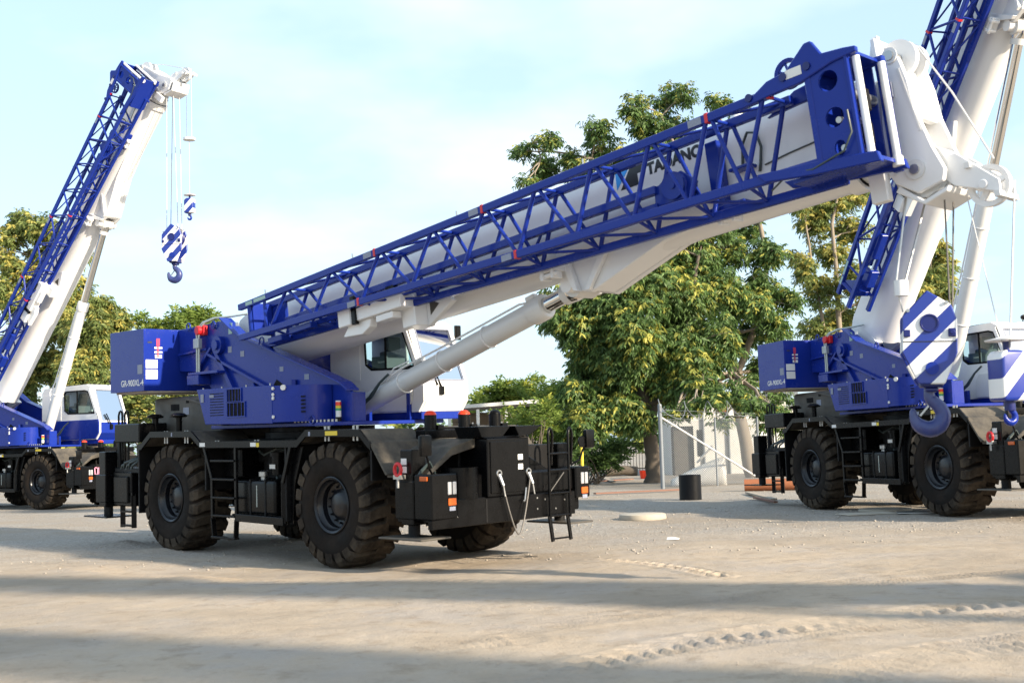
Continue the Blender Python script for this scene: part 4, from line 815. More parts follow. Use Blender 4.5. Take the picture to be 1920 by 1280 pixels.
BM = pose_crane(crane, R(7.15)); BR = pose_crane(crane_r, R(50.5)); BL = pose_crane(crane_l, R(50.5), 1.06, 1.2)
tag(crane, 'blue and white crane nearest the camera, boom lowered across the picture', 'crane', CRANE_GROUP)
tag(crane_r, 'blue and white crane behind the striped hook block, boom raised past the top edge', 'crane', CRANE_GROUP)
tag(crane_m, 'blue and white crane added out of view to cast its boom shadow across the middle ground', 'crane', CRANE_GROUP)
tag(crane_n, 'blue and white crane added out of view to cast its boom shadow across the nearest ground', 'crane', CRANE_GROUP)
tag(crane_l, 'distant crane cut by the left picture edge, blue lower cab, boom tip in the sky', 'crane', CRANE_GROUP)

# ------------------------------------------------------------------ hook blocks and hoist ropes
def world(root, v): return POSE[root.name] @ Vector(v)
def hook_shape(s, z0):                       # hook hanging below z0, overall size s
    path = [(0, 0.0), (0, -0.20), (0.07, -0.30), (0.22, -0.44), (0.30, -0.64), (0.22, -0.86), (0.0, -0.97), (-0.24, -0.88), (-0.36, -0.68), (-0.38, -0.48)]
    rad = [0.12, 0.13, 0.15, 0.17, 0.185, 0.20, 0.205, 0.18, 0.11, 0.06]
    P, Q = [], []
    n = len(path)
    for i in range(n - 1):
        for f in (0, 0.34, 0.67):
            t = f; p0, p1, p2, p3 = path[max(i - 1, 0)], path[i], path[i + 1], path[min(i + 2, n - 1)]
            c = [0.5 * (2 * p1[k] + (p2[k] - p0[k]) * t + (2 * p0[k] - 5 * p1[k] + 4 * p2[k] - p3[k]) * t * t + (3 * p1[k] - p0[k] - 3 * p2[k] + p3[k]) * t ** 3) for k in (0, 1)]
            P.append((c[0] * s, 0, z0 + c[1] * s)); Q.append((rad[i] * (1 - f) + rad[i + 1] * f) * s)
    P.append((path[-1][0] * s, 0, z0 + path[-1][1] * s)); Q.append(0.03 * s)
    return MB().tube(P, 0, 10, Q)
def hook_block(loc, rz, k, label, tilt=0.0):
    r = empty('hook_block', loc, (0, tilt, rz)); r.scale = (k, k, k)
    tag(r, label, 'hook block', 'striped crane hook blocks')
    hexp = [(-0.12, 0.0), (0.15, 0.0), (0.285, 0.34), (0.285, 0.70), (0.23, 0.86), (-0.02, 1.02), (-0.28, 0.74), (-0.285, 0.34)]
    for y in (-0.17, 0.17):
        part('side_plate', MB().prism(hexp, y - 0.025, y + 0.025), 'stripes', r, bevel=0.012)
    part('seam', MB().box(-0.28, 0.28, -0.1985, -0.1955, 0.455, 0.465), 'ink', r)
    p = part('axle_cap', MB().cyl((0, -0.208, 0.66), (0, -0.196, 0.66), 0.085, n=24).ring((0, -0.207, 0.66), 0.09, 0.012, 'y', 24), 'blue_dark', r, smooth=40)
    part('lower_cap', MB().cyl((0.02, -0.215, 0.17), (0.02, -0.196, 0.17), 0.07, n=20), 'blue', r, smooth=40)
    part('corner_lug', MB().box(-0.27, -0.20, -0.22, -0.196, 0.51, 0.59).box(0.19, 0.27, -0.225, -0.196, 0.51, 0.60).cyl((0.23, -0.24, 0.56), (0.23, -0.22, 0.56), 0.03, n=10), 'blue_dark', r, bevel=0.008)
    part('top_bolt', MB().cyl((-0.22, -0.22, 0.80), (-0.22, 0.22, 0.80), 0.02, n=8).cyl((0.18, -0.22, 0.88), (0.18, 0.22, 0.88), 0.02, n=8), 'steel', r)
    for y in (-0.10, -0.03, 0.04, 0.11):
        part('sheave', MB().lathe([(0.03, -0.026), (0.21, -0.026), (0.24, -0.03), (0.215, 0), (0.24, 0.03), (0.21, 0.026), (0.03, 0.026)], (0, y, 0.66), 'y', 28), 'blue_dark', r, smooth=40)
    part('trunnion', MB().box(-0.10, 0.14, -0.14, 0.14, -0.03, 0.10).box(-0.05, 0.09, -0.1, 0.1, -0.08, -0.03), 'blue_dark', r, bevel=0.015)
    part('hook', hook_shape(0.46, -0.04), 'hookblue', r, smooth=60)
    part('latch', MB().beam((0.03, 0, -0.18), (-0.10, 0, -0.34), 0.03, 0.02), 'steel', r)
    return r
def aux_block(loc, rz, k, label):
    r = empty('auxiliary_hook', loc, (0, 0, rz)); r.scale = (k, k, k)
    tag(r, label, 'hook block', 'striped crane hook blocks')
    part('weight', MB().prism([(-0.17, 0.0), (0.17, 0.0), (0.18, 0.05), (0.18, 0.50), (0.12, 0.56), (-0.12, 0.56), (-0.18, 0.50), (-0.18, 0.05)], -0.13, 0.13), 'stripes', r, bevel=0.05, seg=3, smooth=40)
    part('neck', MB().cyl((0, 0, -0.10), (0, 0, 0.0), 0.06, n=14).cyl((0, 0, 0.56), (0, 0, 0.66), 0.035, n=10), 'blue_dark', r, smooth=40)
    part('guard_plate', MB().lathe([(0, 0.69), (0.22, 0.665), (0.225, 0.68), (0, 0.72)], (0, 0, 0), 'z', 24), 'white', r, smooth=40)
    part('hook', hook_shape(0.20, -0.04), 'blue', r, smooth=60)
    return r
def rope_of(root, name, p0, p1, mat, r=0.011):
    """rope in world space, kept as a part of the crane it belongs to"""
    inv = POSE[root.name].inverted()
    o = part(name, MB().cyl(inv @ Vector(p0), inv @ Vector(p1), r, n=6), mat, root); GROUP[o.name] = 'carrier'; return o
def boomw(root, Bm, u, y, wv): return POSE[root.name] @ (Bm @ Vector((u, y, wv)))
# the near crane's block hangs in front of the crane behind
hx = boomw(crane, BM, 13.35, 0.0, -0.60)
blk = Vector((0, 0, 0)); dep = hx.y
bp_ = at(1742, 721, dep); 
hook_block(bp_, R(-14), 0.98, 'large blue and white striped hook block hanging in front of the crane behind', R(2))
tops = [boomw(crane, BM, 13.40, y, -0.85) for y in (-0.13, 0.1)]
bt = [at(1781, 572, dep), at(1786, 575, dep)]
for t_, q in zip(tops, bt): rope_of(crane, 'hoist_rope', t_, q, 'rope', 0.010)
wgt = at(1690, 541, dep)
for dx, tw_ in ((-0.05, (13.02, -0.2, -0.75)), (0.05, (13.1, 0.1, -0.8))):
    rope_of(crane, 'chain', boomw(crane, BM, *tw_), wgt + Vector((dx, 0, 0.08)), 'steel', 0.014)
inv = POSE[crane.name].inverted()
g_ = inv @ wgt
o = part('rope_weight', MB().cyl(g_ - Vector((0, 0, 0.08)), g_ + Vector((0, 0, 0.09)), 0.075, n=14), 'white', crane, smooth=40); GROUP[o.name] = 'carrier'
rope_of(crane, 'chain', wgt - Vector((0.03, 0, 0.08)), at(1693, 585, dep), 'steel', 0.009)
ax = boomw(crane, BM, 14.12, -0.05, -0.95)
ab = at(1893, 752, ax.y)
aux_block(ab, R(20), 0.93, 'small striped hook weight at the right picture edge, hung from the lowered boom')
rope_of(crane, 'hoist_rope', ax, at(1893, 662, ax.y), 'rope_pale', 0.011)
rope_of(crane, 'hoist_rope', boomw(crane, BM, 13.60, -0.05, -1.0), at(1884, 664, ax.y), 'rope_pale', 0.006)
# the distant crane's blocks
hl = boomw(crane_l, BL, 13.3, 0, -0.6)
kl = hl.y
zb = at(314, 492, kl).z
hook_block((hl.x, hl.y, zb), R(-10), 1.25, 'striped hook block hanging high in the sky below the distant boom tip')
bdir = Vector((math.cos(R(-38)), math.sin(R(-38)), 0))
for i_, (yv, du) in enumerate(((-0.19, -0.12), (-0.065, 0.12), (0.065, -0.12), (0.19, 0.12))):
    tp_ = boomw(crane_l, BL, 13.22 + du, yv, -0.62)
    rope_of(crane_l, 'hoist_rope', tp_, Vector((hl.x, hl.y, zb + 0.85)) + bdir * (du * 2.2) + Vector((-bdir.y, bdir.x, 0)) * yv * 0.6, 'rope' if i_ == 2 else 'rope_pale', 0.012)
al = boomw(crane_l, BL, 14.05, -0.05, -0.95)
za_, zw_ = at(352, 400, al.y).z, at(350, 261, al.y).z
aux_block((al.x, al.y, za_), R(-10), 0.9, 'small striped hook hanging alone in the sky beside the distant hook block')
for d_ in (-0.13, 0.13): rope_of(crane_l, 'hoist_rope', al + bdir * d_, Vector((al.x, al.y, zw_)) + bdir * d_, 'rope_pale', 0.010)
rope_of(crane_l, 'hoist_rope', (al.x, al.y, zw_), (al.x, al.y, za_ + 0.65), 'rope_pale', 0.008)
gl = POSE[crane_l.name].inverted() @ Vector((al.x, al.y, zw_))
o = part('rope_weight', MB().lathe([(0, -0.05), (0.2, -0.04), (0.2, 0.03), (0, 0.05)], gl, 'z', 18), 'white', crane_l, smooth=40); GROUP[o.name] = 'carrier'
# pink chalk scrawl on the distant crane's bumper, two short lines of writing
ck = MB()
for strokes in ([[(0, .2), (.02, 0), (.12, 0), (.13, .2), (.02, .22)], [(.18, 0), (.18, .22), (.30, .2), (.20, .12), (.32, 0)], [(.38, 0), (.38, .24)], [(.44, .02), (.52, .22), (.46, .12)]],
                [[(.16, -.30), (.28, -.26), (.20, -.18), (.32, -.08)], [(.36, -.28), (.36, -.10), (.46, -.10), (.46, -.28), (.36, -.28)], [(.52, -.10), (.52, -.28), (.60, -.28)], [(.65, -.28), (.65, -.08), (.74, -.14), (.74, -.24), (.65, -.28)]]):
    for st_ in strokes: ck.tube([(4.672, -1.0 + x * 1.0, 1.16 + z * 1.0) for x, z in st_], 0.022, 5)
cko = part('chalk_writing', ck, 'chalk', crane_l); GROUP[cko.name] = 'carrier'; cko['kind'] = 'stuff'
cko.location = (0.012, -0.12, 0.0)

# ------------------------------------------------------------------ ground: one sheet of sand and gravel with wheel tracks pressed into it
contacts = []
for root in (crane, crane_r, crane_l, crane_m, crane_n):
    for sx in (-1, 1):
        for sy in (-1, 1):
            c = world(root, (sx * HWB, sy * HTR, 0)); contacts.append((c.x, c.y, c.z))
contacts = np.array(contacts)
def vnoise(x, y, seed):
    def h(i, j): 
        v = np.sin(i * 127.1 + j * 311.7 + seed * 74.7) * 43758.5453; return v - np.floor(v)
    i, j = np.floor(x), np.floor(y); f, g = x - i, y - j
    f = f * f * (3 - 2 * f); g = g * g * (3 - 2 * g)
    return (h(i, j) * (1 - f) + h(i + 1, j) * f) * (1 - g) + (h(i, j + 1) * (1 - f) + h(i + 1, j + 1) * f) * g
def gline(*px): return [tuple(gnd(*p))[:2] for p in px]
TRACKS = [  # (line on the ground, half width, lug pitch, depth, chevron)
    (gline((1080, 1252), (1300, 1200), (1560, 1163), (1760, 1143), (1990, 1120)), 0.26, 0.21, 0.020, 1.6),
    (gline((900, 1278), (1250, 1222), (1560, 1180), (1990, 1146)), 0.22, 0.10, 0.012, 0.4),
    (gline((300, 1250), (800, 1210), (1200, 1150), (1500, 1105), (1990, 1064)), 0.24, 0.085, 0.011, 0.5),
    (gline((500, 1225), (1000, 1165), (1400, 1112), (1990, 1040)), 0.20, 0.085, 0.009, 0.5),
    (gline((-60, 1262), (500, 1236), (960, 1200)), 0.30, 0.09, 0.010, 0.4),
    (gline((1120, 1048), (1200, 1056), (1275, 1066), (1345, 1080)), 0.16, 0.20, 0.030, 1.5),
    (gline((1500, 1290), (1760, 1225), (1990, 1190)), 0.30, 0.16, 0.013, 1.2),
    (gline((-60, 1040), (250, 1072), (420, 1078), (620, 1085), (900, 1092)), 0.30, 0.12, 0.008, 0.8),
]
def ground_h(x, y):
    num = np.zeros_like(x); den = np.full_like(x, 0.04)
    for cx, cy, cz in contacts:
        wv = np.exp(-((x - cx) ** 2 + (y - cy) ** 2) / 2.2); num += wv * cz; den += wv
    h = num / den
    near = np.clip((60 - y) / 40, 0, 1)
    h = h + near * (0.030 * (vnoise(x * 0.45, y * 0.45, 1) - 0.5) + 0.016 * (vnoise(x * 1.7, y * 1.7, 2) - 0.5) + 0.010 * (vnoise(x * 5, y * 5, 3) - 0.5) + 0.006 * (vnoise(x * 13, y * 13, 4) - 0.5))
    flat = np.zeros_like(x)
    for cx, cy, cz in contacts: flat = np.maximum(flat, np.exp(-((x - cx) ** 2 + (y - cy) ** 2) / 0.5))
    h = h * (1 - flat) + (num / den - 0.006) * flat
    for (px, py, rr, hh) in ((238, 1022, 0.30, 0.10), (300, 1032, 0.45, 0.06), (355, 1080, 0.5, 0.05), (150, 1035, 0.7, 0.04), (770, 1046, 0.35, 0.05), (1150, 985, 0.5, 0.03)):
        g = gnd(px, py); h = h + hh * np.exp(-((x - g.x) ** 2 + (y - g.y) ** 2) / (rr * rr))
    for line, hw, pitch, dep, chev in TRACKS:
        best = np.full_like(x, 9.0); sarc = np.zeros_like(x); side = np.zeros_like(x); acc = 0.0
        for (x0, y0), (x1, y1) in zip(line[:-1], line[1:]):
            dx, dy = x1 - x0, y1 - y0; L = math.hypot(dx, dy)
            t = np.clip(((x - x0) * dx + (y - y0) * dy) / L / L, 0, 1)
            ex, ey = x - x0 - t * dx, y - y0 - t * dy; d = np.hypot(ex, ey)
            sd = (dx * ey - dy * ex) / L; m = d < best
            best = np.where(m, d, best); sarc = np.where(m, acc + t * L, sarc); side = np.where(m, sd, side); acc += L
        inb = np.clip((hw - best) / 0.06, 0, 1); rim = np.exp(-((best - hw - 0.05) / 0.05) ** 2)
        ph = np.sin(2 * math.pi * (sarc / pitch + chev * np.abs(side) / hw * 0.5 + 0.2 * vnoise(x * 2, y * 2, 9)))
        wear = np.clip(vnoise(x * 0.9, y * 0.9, 17) * 2.0 - 0.35, 0.1, 1)
        dep = dep * 1.15; h = h + wear * (inb * (-0.35 * dep + dep * np.clip(ph * 2.2, -1, 1)) + 0.5 * dep * rim)
    return h
def grid_axis(lo, hi, d0, d1, step, far, grow):
    a = list(np.arange(d0, d1, step)); s = step
    v = d1
    while v < hi: a.append(v); s *= grow; v += s
    a.append(hi); s = step; v = d0 - step; b = []
    while v > lo: b.append(v); s *= grow; v -= s
    b.append(lo); return np.array(b[::-1] + a)
gx = grid_axis(-420, 420, -6.0, 7.5, 0.035, 0, 1.045)
gy = grid_axis(-60, 900, 6.5, 18.5, 0.036, 0, 1.03)
GX, GY = np.meshgrid(gx, gy); GZ = ground_h(GX.ravel(), GY.ravel())
co = np.stack([GX.ravel(), GY.ravel(), GZ], -1).astype(np.float32)
nx, ny = len(gx), len(gy)
ii = (np.arange(ny - 1)[:, None] * nx + np.arange(nx - 1)[None]).ravel()
quads = np.stack([ii, ii + 1, ii + nx + 1, ii + nx], -1).astype(np.int32)
def mesh_np(name, co, quads):
    me = bpy.data.meshes.new(name); me.vertices.add(len(co)); me.vertices.foreach_set('co', co.astype(np.float32).ravel())
    k = quads.shape[1]; me.loops.add(quads.size); me.loops.foreach_set('vertex_index', quads.astype(np.int32).ravel())
    me.polygons.add(len(quads)); me.polygons.foreach_set('loop_start', (np.arange(len(quads)) * k).astype(np.int32)); me.polygons.foreach_set('loop_total', np.full(len(quads), k, np.int32))
    me.update(calc_edges=True); return me
def ground_mat():
    m, t, b = new_mat('sand_and_gravel')
    tc = N(t, 'ShaderNodeTexCoord'); O = tc.outputs['Object']
    def noise(s, d=6.0, r=0.6):
        n = N(t, 'ShaderNodeTexNoise', Scale=s, Detail=d, Roughness=r); t.links.new(O, n.inputs['Vector']); return n.outputs['Fac']
    sand = mixc(t, noise(1.1), (0.355, 0.282, 0.205), (0.505, 0.418, 0.322))
    sand = mixc(t, ramp(t, noise(0.55, 7, 0.65), 0.45, 0.62), sand, (0.385, 0.332, 0.28))
    sand = mixc(t, ramp(t, noise(2.6, 9, 0.72), 0.52, 0.68, (0, 0, 0, 1), (.75, .75, .75, 1)), sand, (0.255, 0.195, 0.135))
    v = N(t, 'ShaderNodeTexVoronoi', Scale=26.0); t.links.new(O, v.inputs['Vector'])
    v2 = N(t, 'ShaderNodeTexVoronoi', Scale=75.0); t.links.new(O, v2.inputs['Vector'])
    grey = mixc(t, v.outputs['Color'], (0.19, 0.17, 0.15), (0.42, 0.39, 0.345))
    s = N(t, 'ShaderNodeSeparateXYZ'); t.links.new(O, s.inputs[0])
    yv = N(t, 'ShaderNodeMapRange'); yv.inputs['From Min'].default_value = 17; yv.inputs['From Max'].default_value = 25; t.links.new(s.outputs['Y'], yv.inputs['Value'])
    nm = N(t, 'ShaderNodeMath', operation='ADD'); t.links.new(yv.outputs[0], nm.inputs[0])
    nz = N(t, 'ShaderNodeMath', operation='SUBTRACT'); t.links.new(noise(0.5, 5), nz.inputs[0]); nz.inputs[1].default_value = 0.5
    t.links.new(nz.outputs[0], nm.inputs[1])
    gf = ramp(t, nm.outputs[0], 0.1, 0.8, (0.10, 0.10, 0.10, 1), (0.88, 0.88, 0.88, 1))
    c = mixc(t, gf, sand, grey)
    c = mixc(t, ramp(t, noise(9, 8, 0.75), 0.60, 0.72), c, (0.25, 0.21, 0.165))       # scattered darker grit
    c = mixc(t, ramp(t, noise(0.22, 6, 0.65), 0.46, 0.62, (0, 0, 0, 1), (.7, .7, .7, 1)), c, (0.30, 0.245, 0.185))
    t.links.new(c, b.inputs['Base Color']); b.inputs['Roughness'].default_value = 0.95; b.inputs['Specular IOR Level'].default_value = 0.15
    h1 = N(t, 'ShaderNodeMath', operation='MULTIPLY'); t.links.new(v.outputs['Distance'], h1.inputs[0]); t.links.new(gf, h1.inputs[1])
    h2 = N(t, 'ShaderNodeMath', operation='MULTIPLY_ADD'); t.links.new(noise(40, 6, 0.7), h2.inputs[0]); h2.inputs[1].default_value = 0.7; t.links.new(h1.outputs[0], h2.inputs[2])
    bumpn(t, h2.outputs[0], b, 0.75, 0.025)
    return m
me = mesh_np('ground', co, quads); me.shade_smooth()
g = link('ground', me, ground_mat()); tag(g, kind='structure')

# loose stones lying on the ground
def stones(n, xr, yr, smin, smax, seed):
    r = np.random.default_rng(seed)
    base = np.array([(1, 0, 0), (-1, 0, 0), (0, 1, 0), (0, -1, 0), (0, 0, 1), (0, 0, -1)], float)
    tri = np.array([(0, 2, 4), (2, 1, 4), (1, 3, 4), (3, 0, 4), (2, 0, 5), (1, 2, 5), (3, 1, 5), (0, 3, 5)])
    x = r.uniform(*xr, n); y = r.uniform(*yr, n); z = ground_h(x, y); s = smin + (smax - smin) * r.random(n) ** 7; keep = vnoise(x * 0.6, y * 0.6, 23) > 0.35; s = np.where(keep, s, s * 0.4)
    v = base[None] * (s[:, None, None] * r.uniform(0.6, 1.2, (n, 6, 1))) * np.array([1, 1, 0.6])
    a = r.uniform(0, 6.28, n); c_, s_ = np.cos(a)[:, None], np.sin(a)[:, None]
    vx = v[..., 0] * c_ - v[..., 1] * s_; vy = v[..., 0] * s_ + v[..., 1] * c_
    V = np.stack([vx + x[:, None], vy + y[:, None], v[..., 2] + (z + s * 0.2)[:, None]], -1).reshape(-1, 3)
    return V, (tri[None] + (np.arange(n) * 6)[:, None, None]).reshape(-1, 3)
V1, T1 = stones(14000, (-9, 13), (18, 40), 0.004, 0.036, 3); V2, T2 = stones(3500, (-6, 7), (7, 18), 0.002, 0.012, 4)
mst = mesh_np('gravel', np.concatenate([V1, V2]), np.concatenate([T1, T2 + len(V1)]))
o = link('gravel', mst, plain('gravel_stone', (0.36, 0.32, 0.27), 0.9, var=0.4, scale=3)); tag(o, kind='stuff')

# ------------------------------------------------------------------ things on the ground
def thing(name, mb, mat, label, cat, group=None, **kw):
    return tag(part(name, mb, mat, None, **kw), label, cat, group)
def gz(x, y): return float(ground_h(np.array([x], float), np.array([y], float))[0])
def G(px, py):
    p = gnd(px, py); return Vector((p.x, p.y, gz(p.x, p.y)))
p = G(1205, 972)
thing('concrete_disc', MB().lathe([(0, 0.0), (0.51, 0.0), (0.52, 0.03), (0.50, 0.11), (0.47, 0.125), (0, 0.13)], p, 'z', 40), 'concrete', 'round concrete cover lying on the open gravel in full sun', 'concrete cover', 'round concrete covers', smooth=40)
p = G(1660, 958)
thing('concrete_disc', MB().lathe([(0, 0.0), (0.56, 0.0), (0.57, 0.02), (0.55, 0.06), (0, 0.075)], p, 'z', 40), 'concrete', 'flat round concrete cover by the front wheel of the crane behind', 'concrete cover', 'round concrete covers', smooth=40)
for q, a, w_, lab in (((1625, 968), 0.2, 0.55, 'thin grey sheet lying beside the flat round cover'), ((1722, 967), -0.25, 0.42, 'thin grey sheet next to the front tyre of the crane behind')):
    p = G(*q); b = MB(); cs, sn = math.cos(a), math.sin(a)
    b.prism([(p.x + cs * i * w_ - sn * j * 0.3, p.y + sn * i * w_ + cs * j * 0.3) for i, j in ((-1, -1), (1, -1), (1, 1), (-1, 1))], p.z + 0.01, p.z + 0.03, 'xy')
    thing('grey_sheet', b, 'steel' if a < 0 else 'concrete', lab, 'sheet', 'grey sheets on the gravel', bevel=0.004)
p = G(1295, 936)
b = MB().lathe([(0.30, 0.0), (0.315, 0.0), (0.315, 0.70), (0.30, 0.71), (0.285, 0.70), (0.285, 0.02), (0, 0.02)], p, 'z', 40)
thing('black_drum', b, 'plastic', 'short black open drum standing on the gravel before the fence', 'drum', smooth=40)
p = G(1262, 1012)
thing('litter', MB().add([p + Vector(v) for v in ((-0.11, 0, 0.01), (0.10, -0.03, 0.015), (0.12, 0.08, 0.03), (-0.08, 0.10, 0.05), (0.0, 0.03, 0.055))], [(0, 1, 4), (1, 2, 4), (2, 3, 4), (3, 0, 4)]), 'sticker', 'scrap of white paper on the sunlit gravel', 'litter')

# fence with chain link, brace and razor wire
def upright(px, py, h, r=0.04):
    p = gnd(px, py); return Vector((p.x, p.y, gz(p.x, p.y) - 0.05)), h
pA = gnd(1243, 916); pA.z = gz(pA.x, pA.y)
pB = gnd(1425, 906); pB.z = gz(pB.x, pB.y); pB = Vector((pB.x, pB.y, pB.z))
fen = empty('chain_link_fence', pA); tag(fen, 'galvanised chain link fence with razor wire and a sloping brace', 'fence')
rel = lambda v: Vector(v) - pA
D = (pB - pA); Lf = Vector((D.x, D.y, 0)).length; dirf = Vector((D.x, D.y, 0)).normalized()
part('post', MB().cyl((0, 0, -0.1), (0, 0, 2.95), 0.075, n=16).lathe([(0.078, 2.95), (0.06, 3.0), (0, 3.03)], (0, 0, 0), 'z', 16), 'galv', fen, smooth=40)
part('post', MB().cyl(dirf * Lf, dirf * Lf + Vector((0, 0, 2.5)), 0.045, n=12), 'galv', fen, smooth=40)
part('post', MB().cyl(dirf * Lf * 0.55, dirf * Lf * 0.55 + Vector((0, 0, 2.5)), 0.035, n=12), 'galv', fen, smooth=40)
part('brace', MB().cyl((0, 0, 2.55), dirf * (Lf * 0.97) + Vector((0, 0, 0.25)), 0.036, n=12), 'rope_pale', fen, smooth=40)
part('top_wire', MB().cyl((0, 0, 2.45), dirf * Lf + Vector((0, 0, 2.42)), 0.008, n=5).cyl((0, 0, 2.62), dirf * Lf + Vector((0, 0, 2.52)), 0.006, n=5).cyl((0, 0, 2.80), dirf * Lf + Vector((0, 0, 2.6)), 0.006, n=5), 'galv', fen)
b = MB(); cell = 0.085; Hf = 2.4
k = -int(Hf / cell)
segs = []
while k * cell < Lf:
    for sgn in (1, -1):
        s0 = k * cell; z0 = 0.05; s1 = s0 + Hf - 0.05; z1 = Hf
        if sgn < 0: s0, s1 = s1, s0
        a_, c_ = (s0, z0), (s1, z1)
        def clip(a, c, S):
            t = (S - a[0]) / (c[0] - a[0]); return (S, a[1] + t * (c[1] - a[1]))
        lo, hi = (a_, c_) if a_[0] < c_[0] else (c_, a_)
        if hi[0] <= 0 or lo[0] >= Lf: continue
        if lo[0] < 0: lo = clip(lo, hi, 0)
        if hi[0] > Lf: hi = clip(lo, hi, Lf)
        b.cyl(dirf * lo[0] + Vector((0, 0, lo[1])), dirf * hi[0] + Vector((0, 0, hi[1])), 0.0075, n=3, caps=False)
    k += 1
o = part('chain_link', b, 'galv', fen); o['kind'] = 'stuff'
b = MB(); pts = []
for i in range(90):
    a = i / 90 * 2 * math.pi * 4.3 + 0.5 * math.sin(i * 0.21); pts.append(dirf * (Lf * i / 90 - 0.15) + Vector((0, 0.02, 0)) * 1 + Vector((-dirf.y, dirf.x, 0)) * (0.20 * math.cos(a)) + dirf * (0.34 * math.cos(a + 0.3)) + Vector((0, 0, 2.80 + (0.33 + 0.05 * math.sin(i * 0.37)) * math.sin(a))))
part('razor_wire', b.tube(pts, 0.013, 5), 'galv', fen, smooth=60)

# white shed behind the fence
SD = 60.0
sx0, sx1 = at(1258, 800, SD).x, at(1475, 800, SD).x
shed = empty('white_shed', ((sx0 + sx1) / 2, SD, 0)); tag(shed, 'low white plastered shed with a dark doorway behind the fence', 'building')
hw = (sx1 - sx0) / 2
def sp_(name, mb, mat, **kw): return part(name, mb, mat, shed, **kw)
dx0, dx1 = at(1262, 800, SD).x - shed.location.x + 0.05, at(1297, 800, SD).x - shed.location.x
sp_('wall', MB().box(dx1, hw, 0, 0.2, -0.1, 3.75).box(-hw, dx1, 0, 0.2, 2.3, 3.75).box(-hw, -hw + 0.12, 0.2, 5, -0.1, 3.75).box(hw - 0.2, hw, 0.2, 5, -0.1, 3.75).box(-hw, hw, 5, 5.2, -0.1, 3.75), 'plaster', bevel=0.01)
sp_('door', MB().box(-hw + 0.12, dx1 - 0.03, 0.10, 0.15, 0, 2.28), 'grey_hood', bevel=0.01)
sp_('door_frame', MB().box(-hw, -hw + 0.1, -0.02, 0.1, 0, 2.3).box(dx1 - 0.04, dx1 + 0.06, -0.03, 0.0, 0, 2.38).box(-hw, dx1 + 0.06, -0.03, 0.0, 2.3, 2.4), 'dark')
sp_('roof', MB().box(-hw - 0.3, hw + 0.5, -0.45, 5.4, 3.77, 3.90), 'plaster', bevel=0.01)
sp_('fascia', MB().box(-hw - 0.32, hw + 0.52, -0.47, -0.45, 3.73, 3.94), 'galv')
for x in (at(1365, 800, SD).x, at(1318, 800, SD).x): sp_('drain_pipe', MB().cyl((x - shed.location.x, -0.08, 0), (x - shed.location.x, -0.08, 3.3), 0.06, n=12), 'galv', smooth=40)
sp_('wall_box', MB().box(at(1345, 740, SD).x - shed.location.x, at(1362, 740, SD).x - shed.location.x, -0.12, 0, 3.05, 3.4), 'rust', bevel=0.01)
sp_('window', MB().box(at(1306, 800, SD).x - shed.location.x, at(1318, 800, SD).x - shed.location.x, -0.02, 0.0, 0.9, 2.2), 'dark')
# white wall further along, behind the right crane
wb = empty('white_outbuilding', (at(1560, 800, 64).x, 64, 0)); tag(wb, 'plain white outbuilding showing beneath the counterweight of the crane behind', 'building')
part('wall', MB().box(-3.4, 6, 0, 4, -0.1, 3.3), 'plaster', wb, bevel=0.02); part('roof', MB().box(-3.6, 6.2, -0.3, 4.2, 3.3, 3.42), 'galv', wb)
# curved white fibreglass piece behind the fence
p = G(1302, 912); p.y += 1.2; p = Vector((at(1302, 900, p.y).x, p.y, gz(p.x, p.y)))
n1, n2 = 16, 10; vs = []; fs = []
for i in range(n1 + 1):
    for j in range(n2 + 1):
        a = math.pi * i / n1; s_ = (j / n2) * 2 - 1
        rr = 0.60 - 0.10 * s_ * s_ + 0.22 * s_
        vs.append((p.x + s_ * 1.0 + 0.12, p.y - rr * math.cos(a) * 0.8, p.z + rr * math.sin(a) ** 0.7 * (1.15 + 0.30 * s_)))
for i in range(n1):
    for j in range(n2): q = i * (n2 + 1) + j; fs.append((q, q + 1, q + n2 + 2, q + n2 + 1))
sh = MB().add(vs, fs).mesh('white_cover', smooth=50)
o = link('white_cover', sh, 'grp'); tag(o, 'curved white fibreglass cover lying behind the chain link', 'cover')
md = o.modifiers.new('thickness', 'SOLIDIFY'); md.thickness = 0.05
thing('white_pole', MB().cyl((p.x + 0.05, p.y - 0.5, p.z + 0.85), (p.x + 0.62, p.y - 0.7, p.z + 1.45), 0.045, n=10), 'grp', 'short white pole leaning on the curved white cover', 'pole', smooth=40)
p = G(1405, 920)
rp_ = MB().lathe([(0.17, 0.0), (0.19, 0.0), (0.19, 2.3), (0.17, 2.3), (0.17, 0.0)], (0, 0, 0), 'x', 28)
o = thing('rusty_pipe', rp_, 'rust', 'rusty open pipe lying on the ground by the fence', 'pipe', smooth=40); o.location = (p.x - 0.15, p.y, p.z + 0.19); o.rotation_euler = (0, 0, R(-12))
for i, (q0, q1, wd, m, lab) in enumerate((((1115, 928), (1272, 921), 0.22, 'plank', 'long reddish board lying in front of the fence'), ((1402, 926), (1452, 940), 0.16, 'plank_pale', 'pale split board on the gravel by the rusty pipe'), ((1415, 936), (1455, 946), 0.10, 'plank', 'short brown offcut beside the pale split board'),
        ((1105, 905), (1185, 900), 0.25, 'plank', 'dark reddish board in the shade beneath the big tree'), ((1112, 890), (1150, 905), 0.20, 'plank_pale', 'crooked grey board in the shade beneath the big tree'))):
    a, c = G(*q0), G(*q1); thing('loose_board', MB().beam(a + Vector((0, 0, 0.05)), c + Vector((0, 0, 0.06)), wd, 0.05), m, lab, 'board', 'boards lying about', bevel=0.006)
p = G(1208, 897)
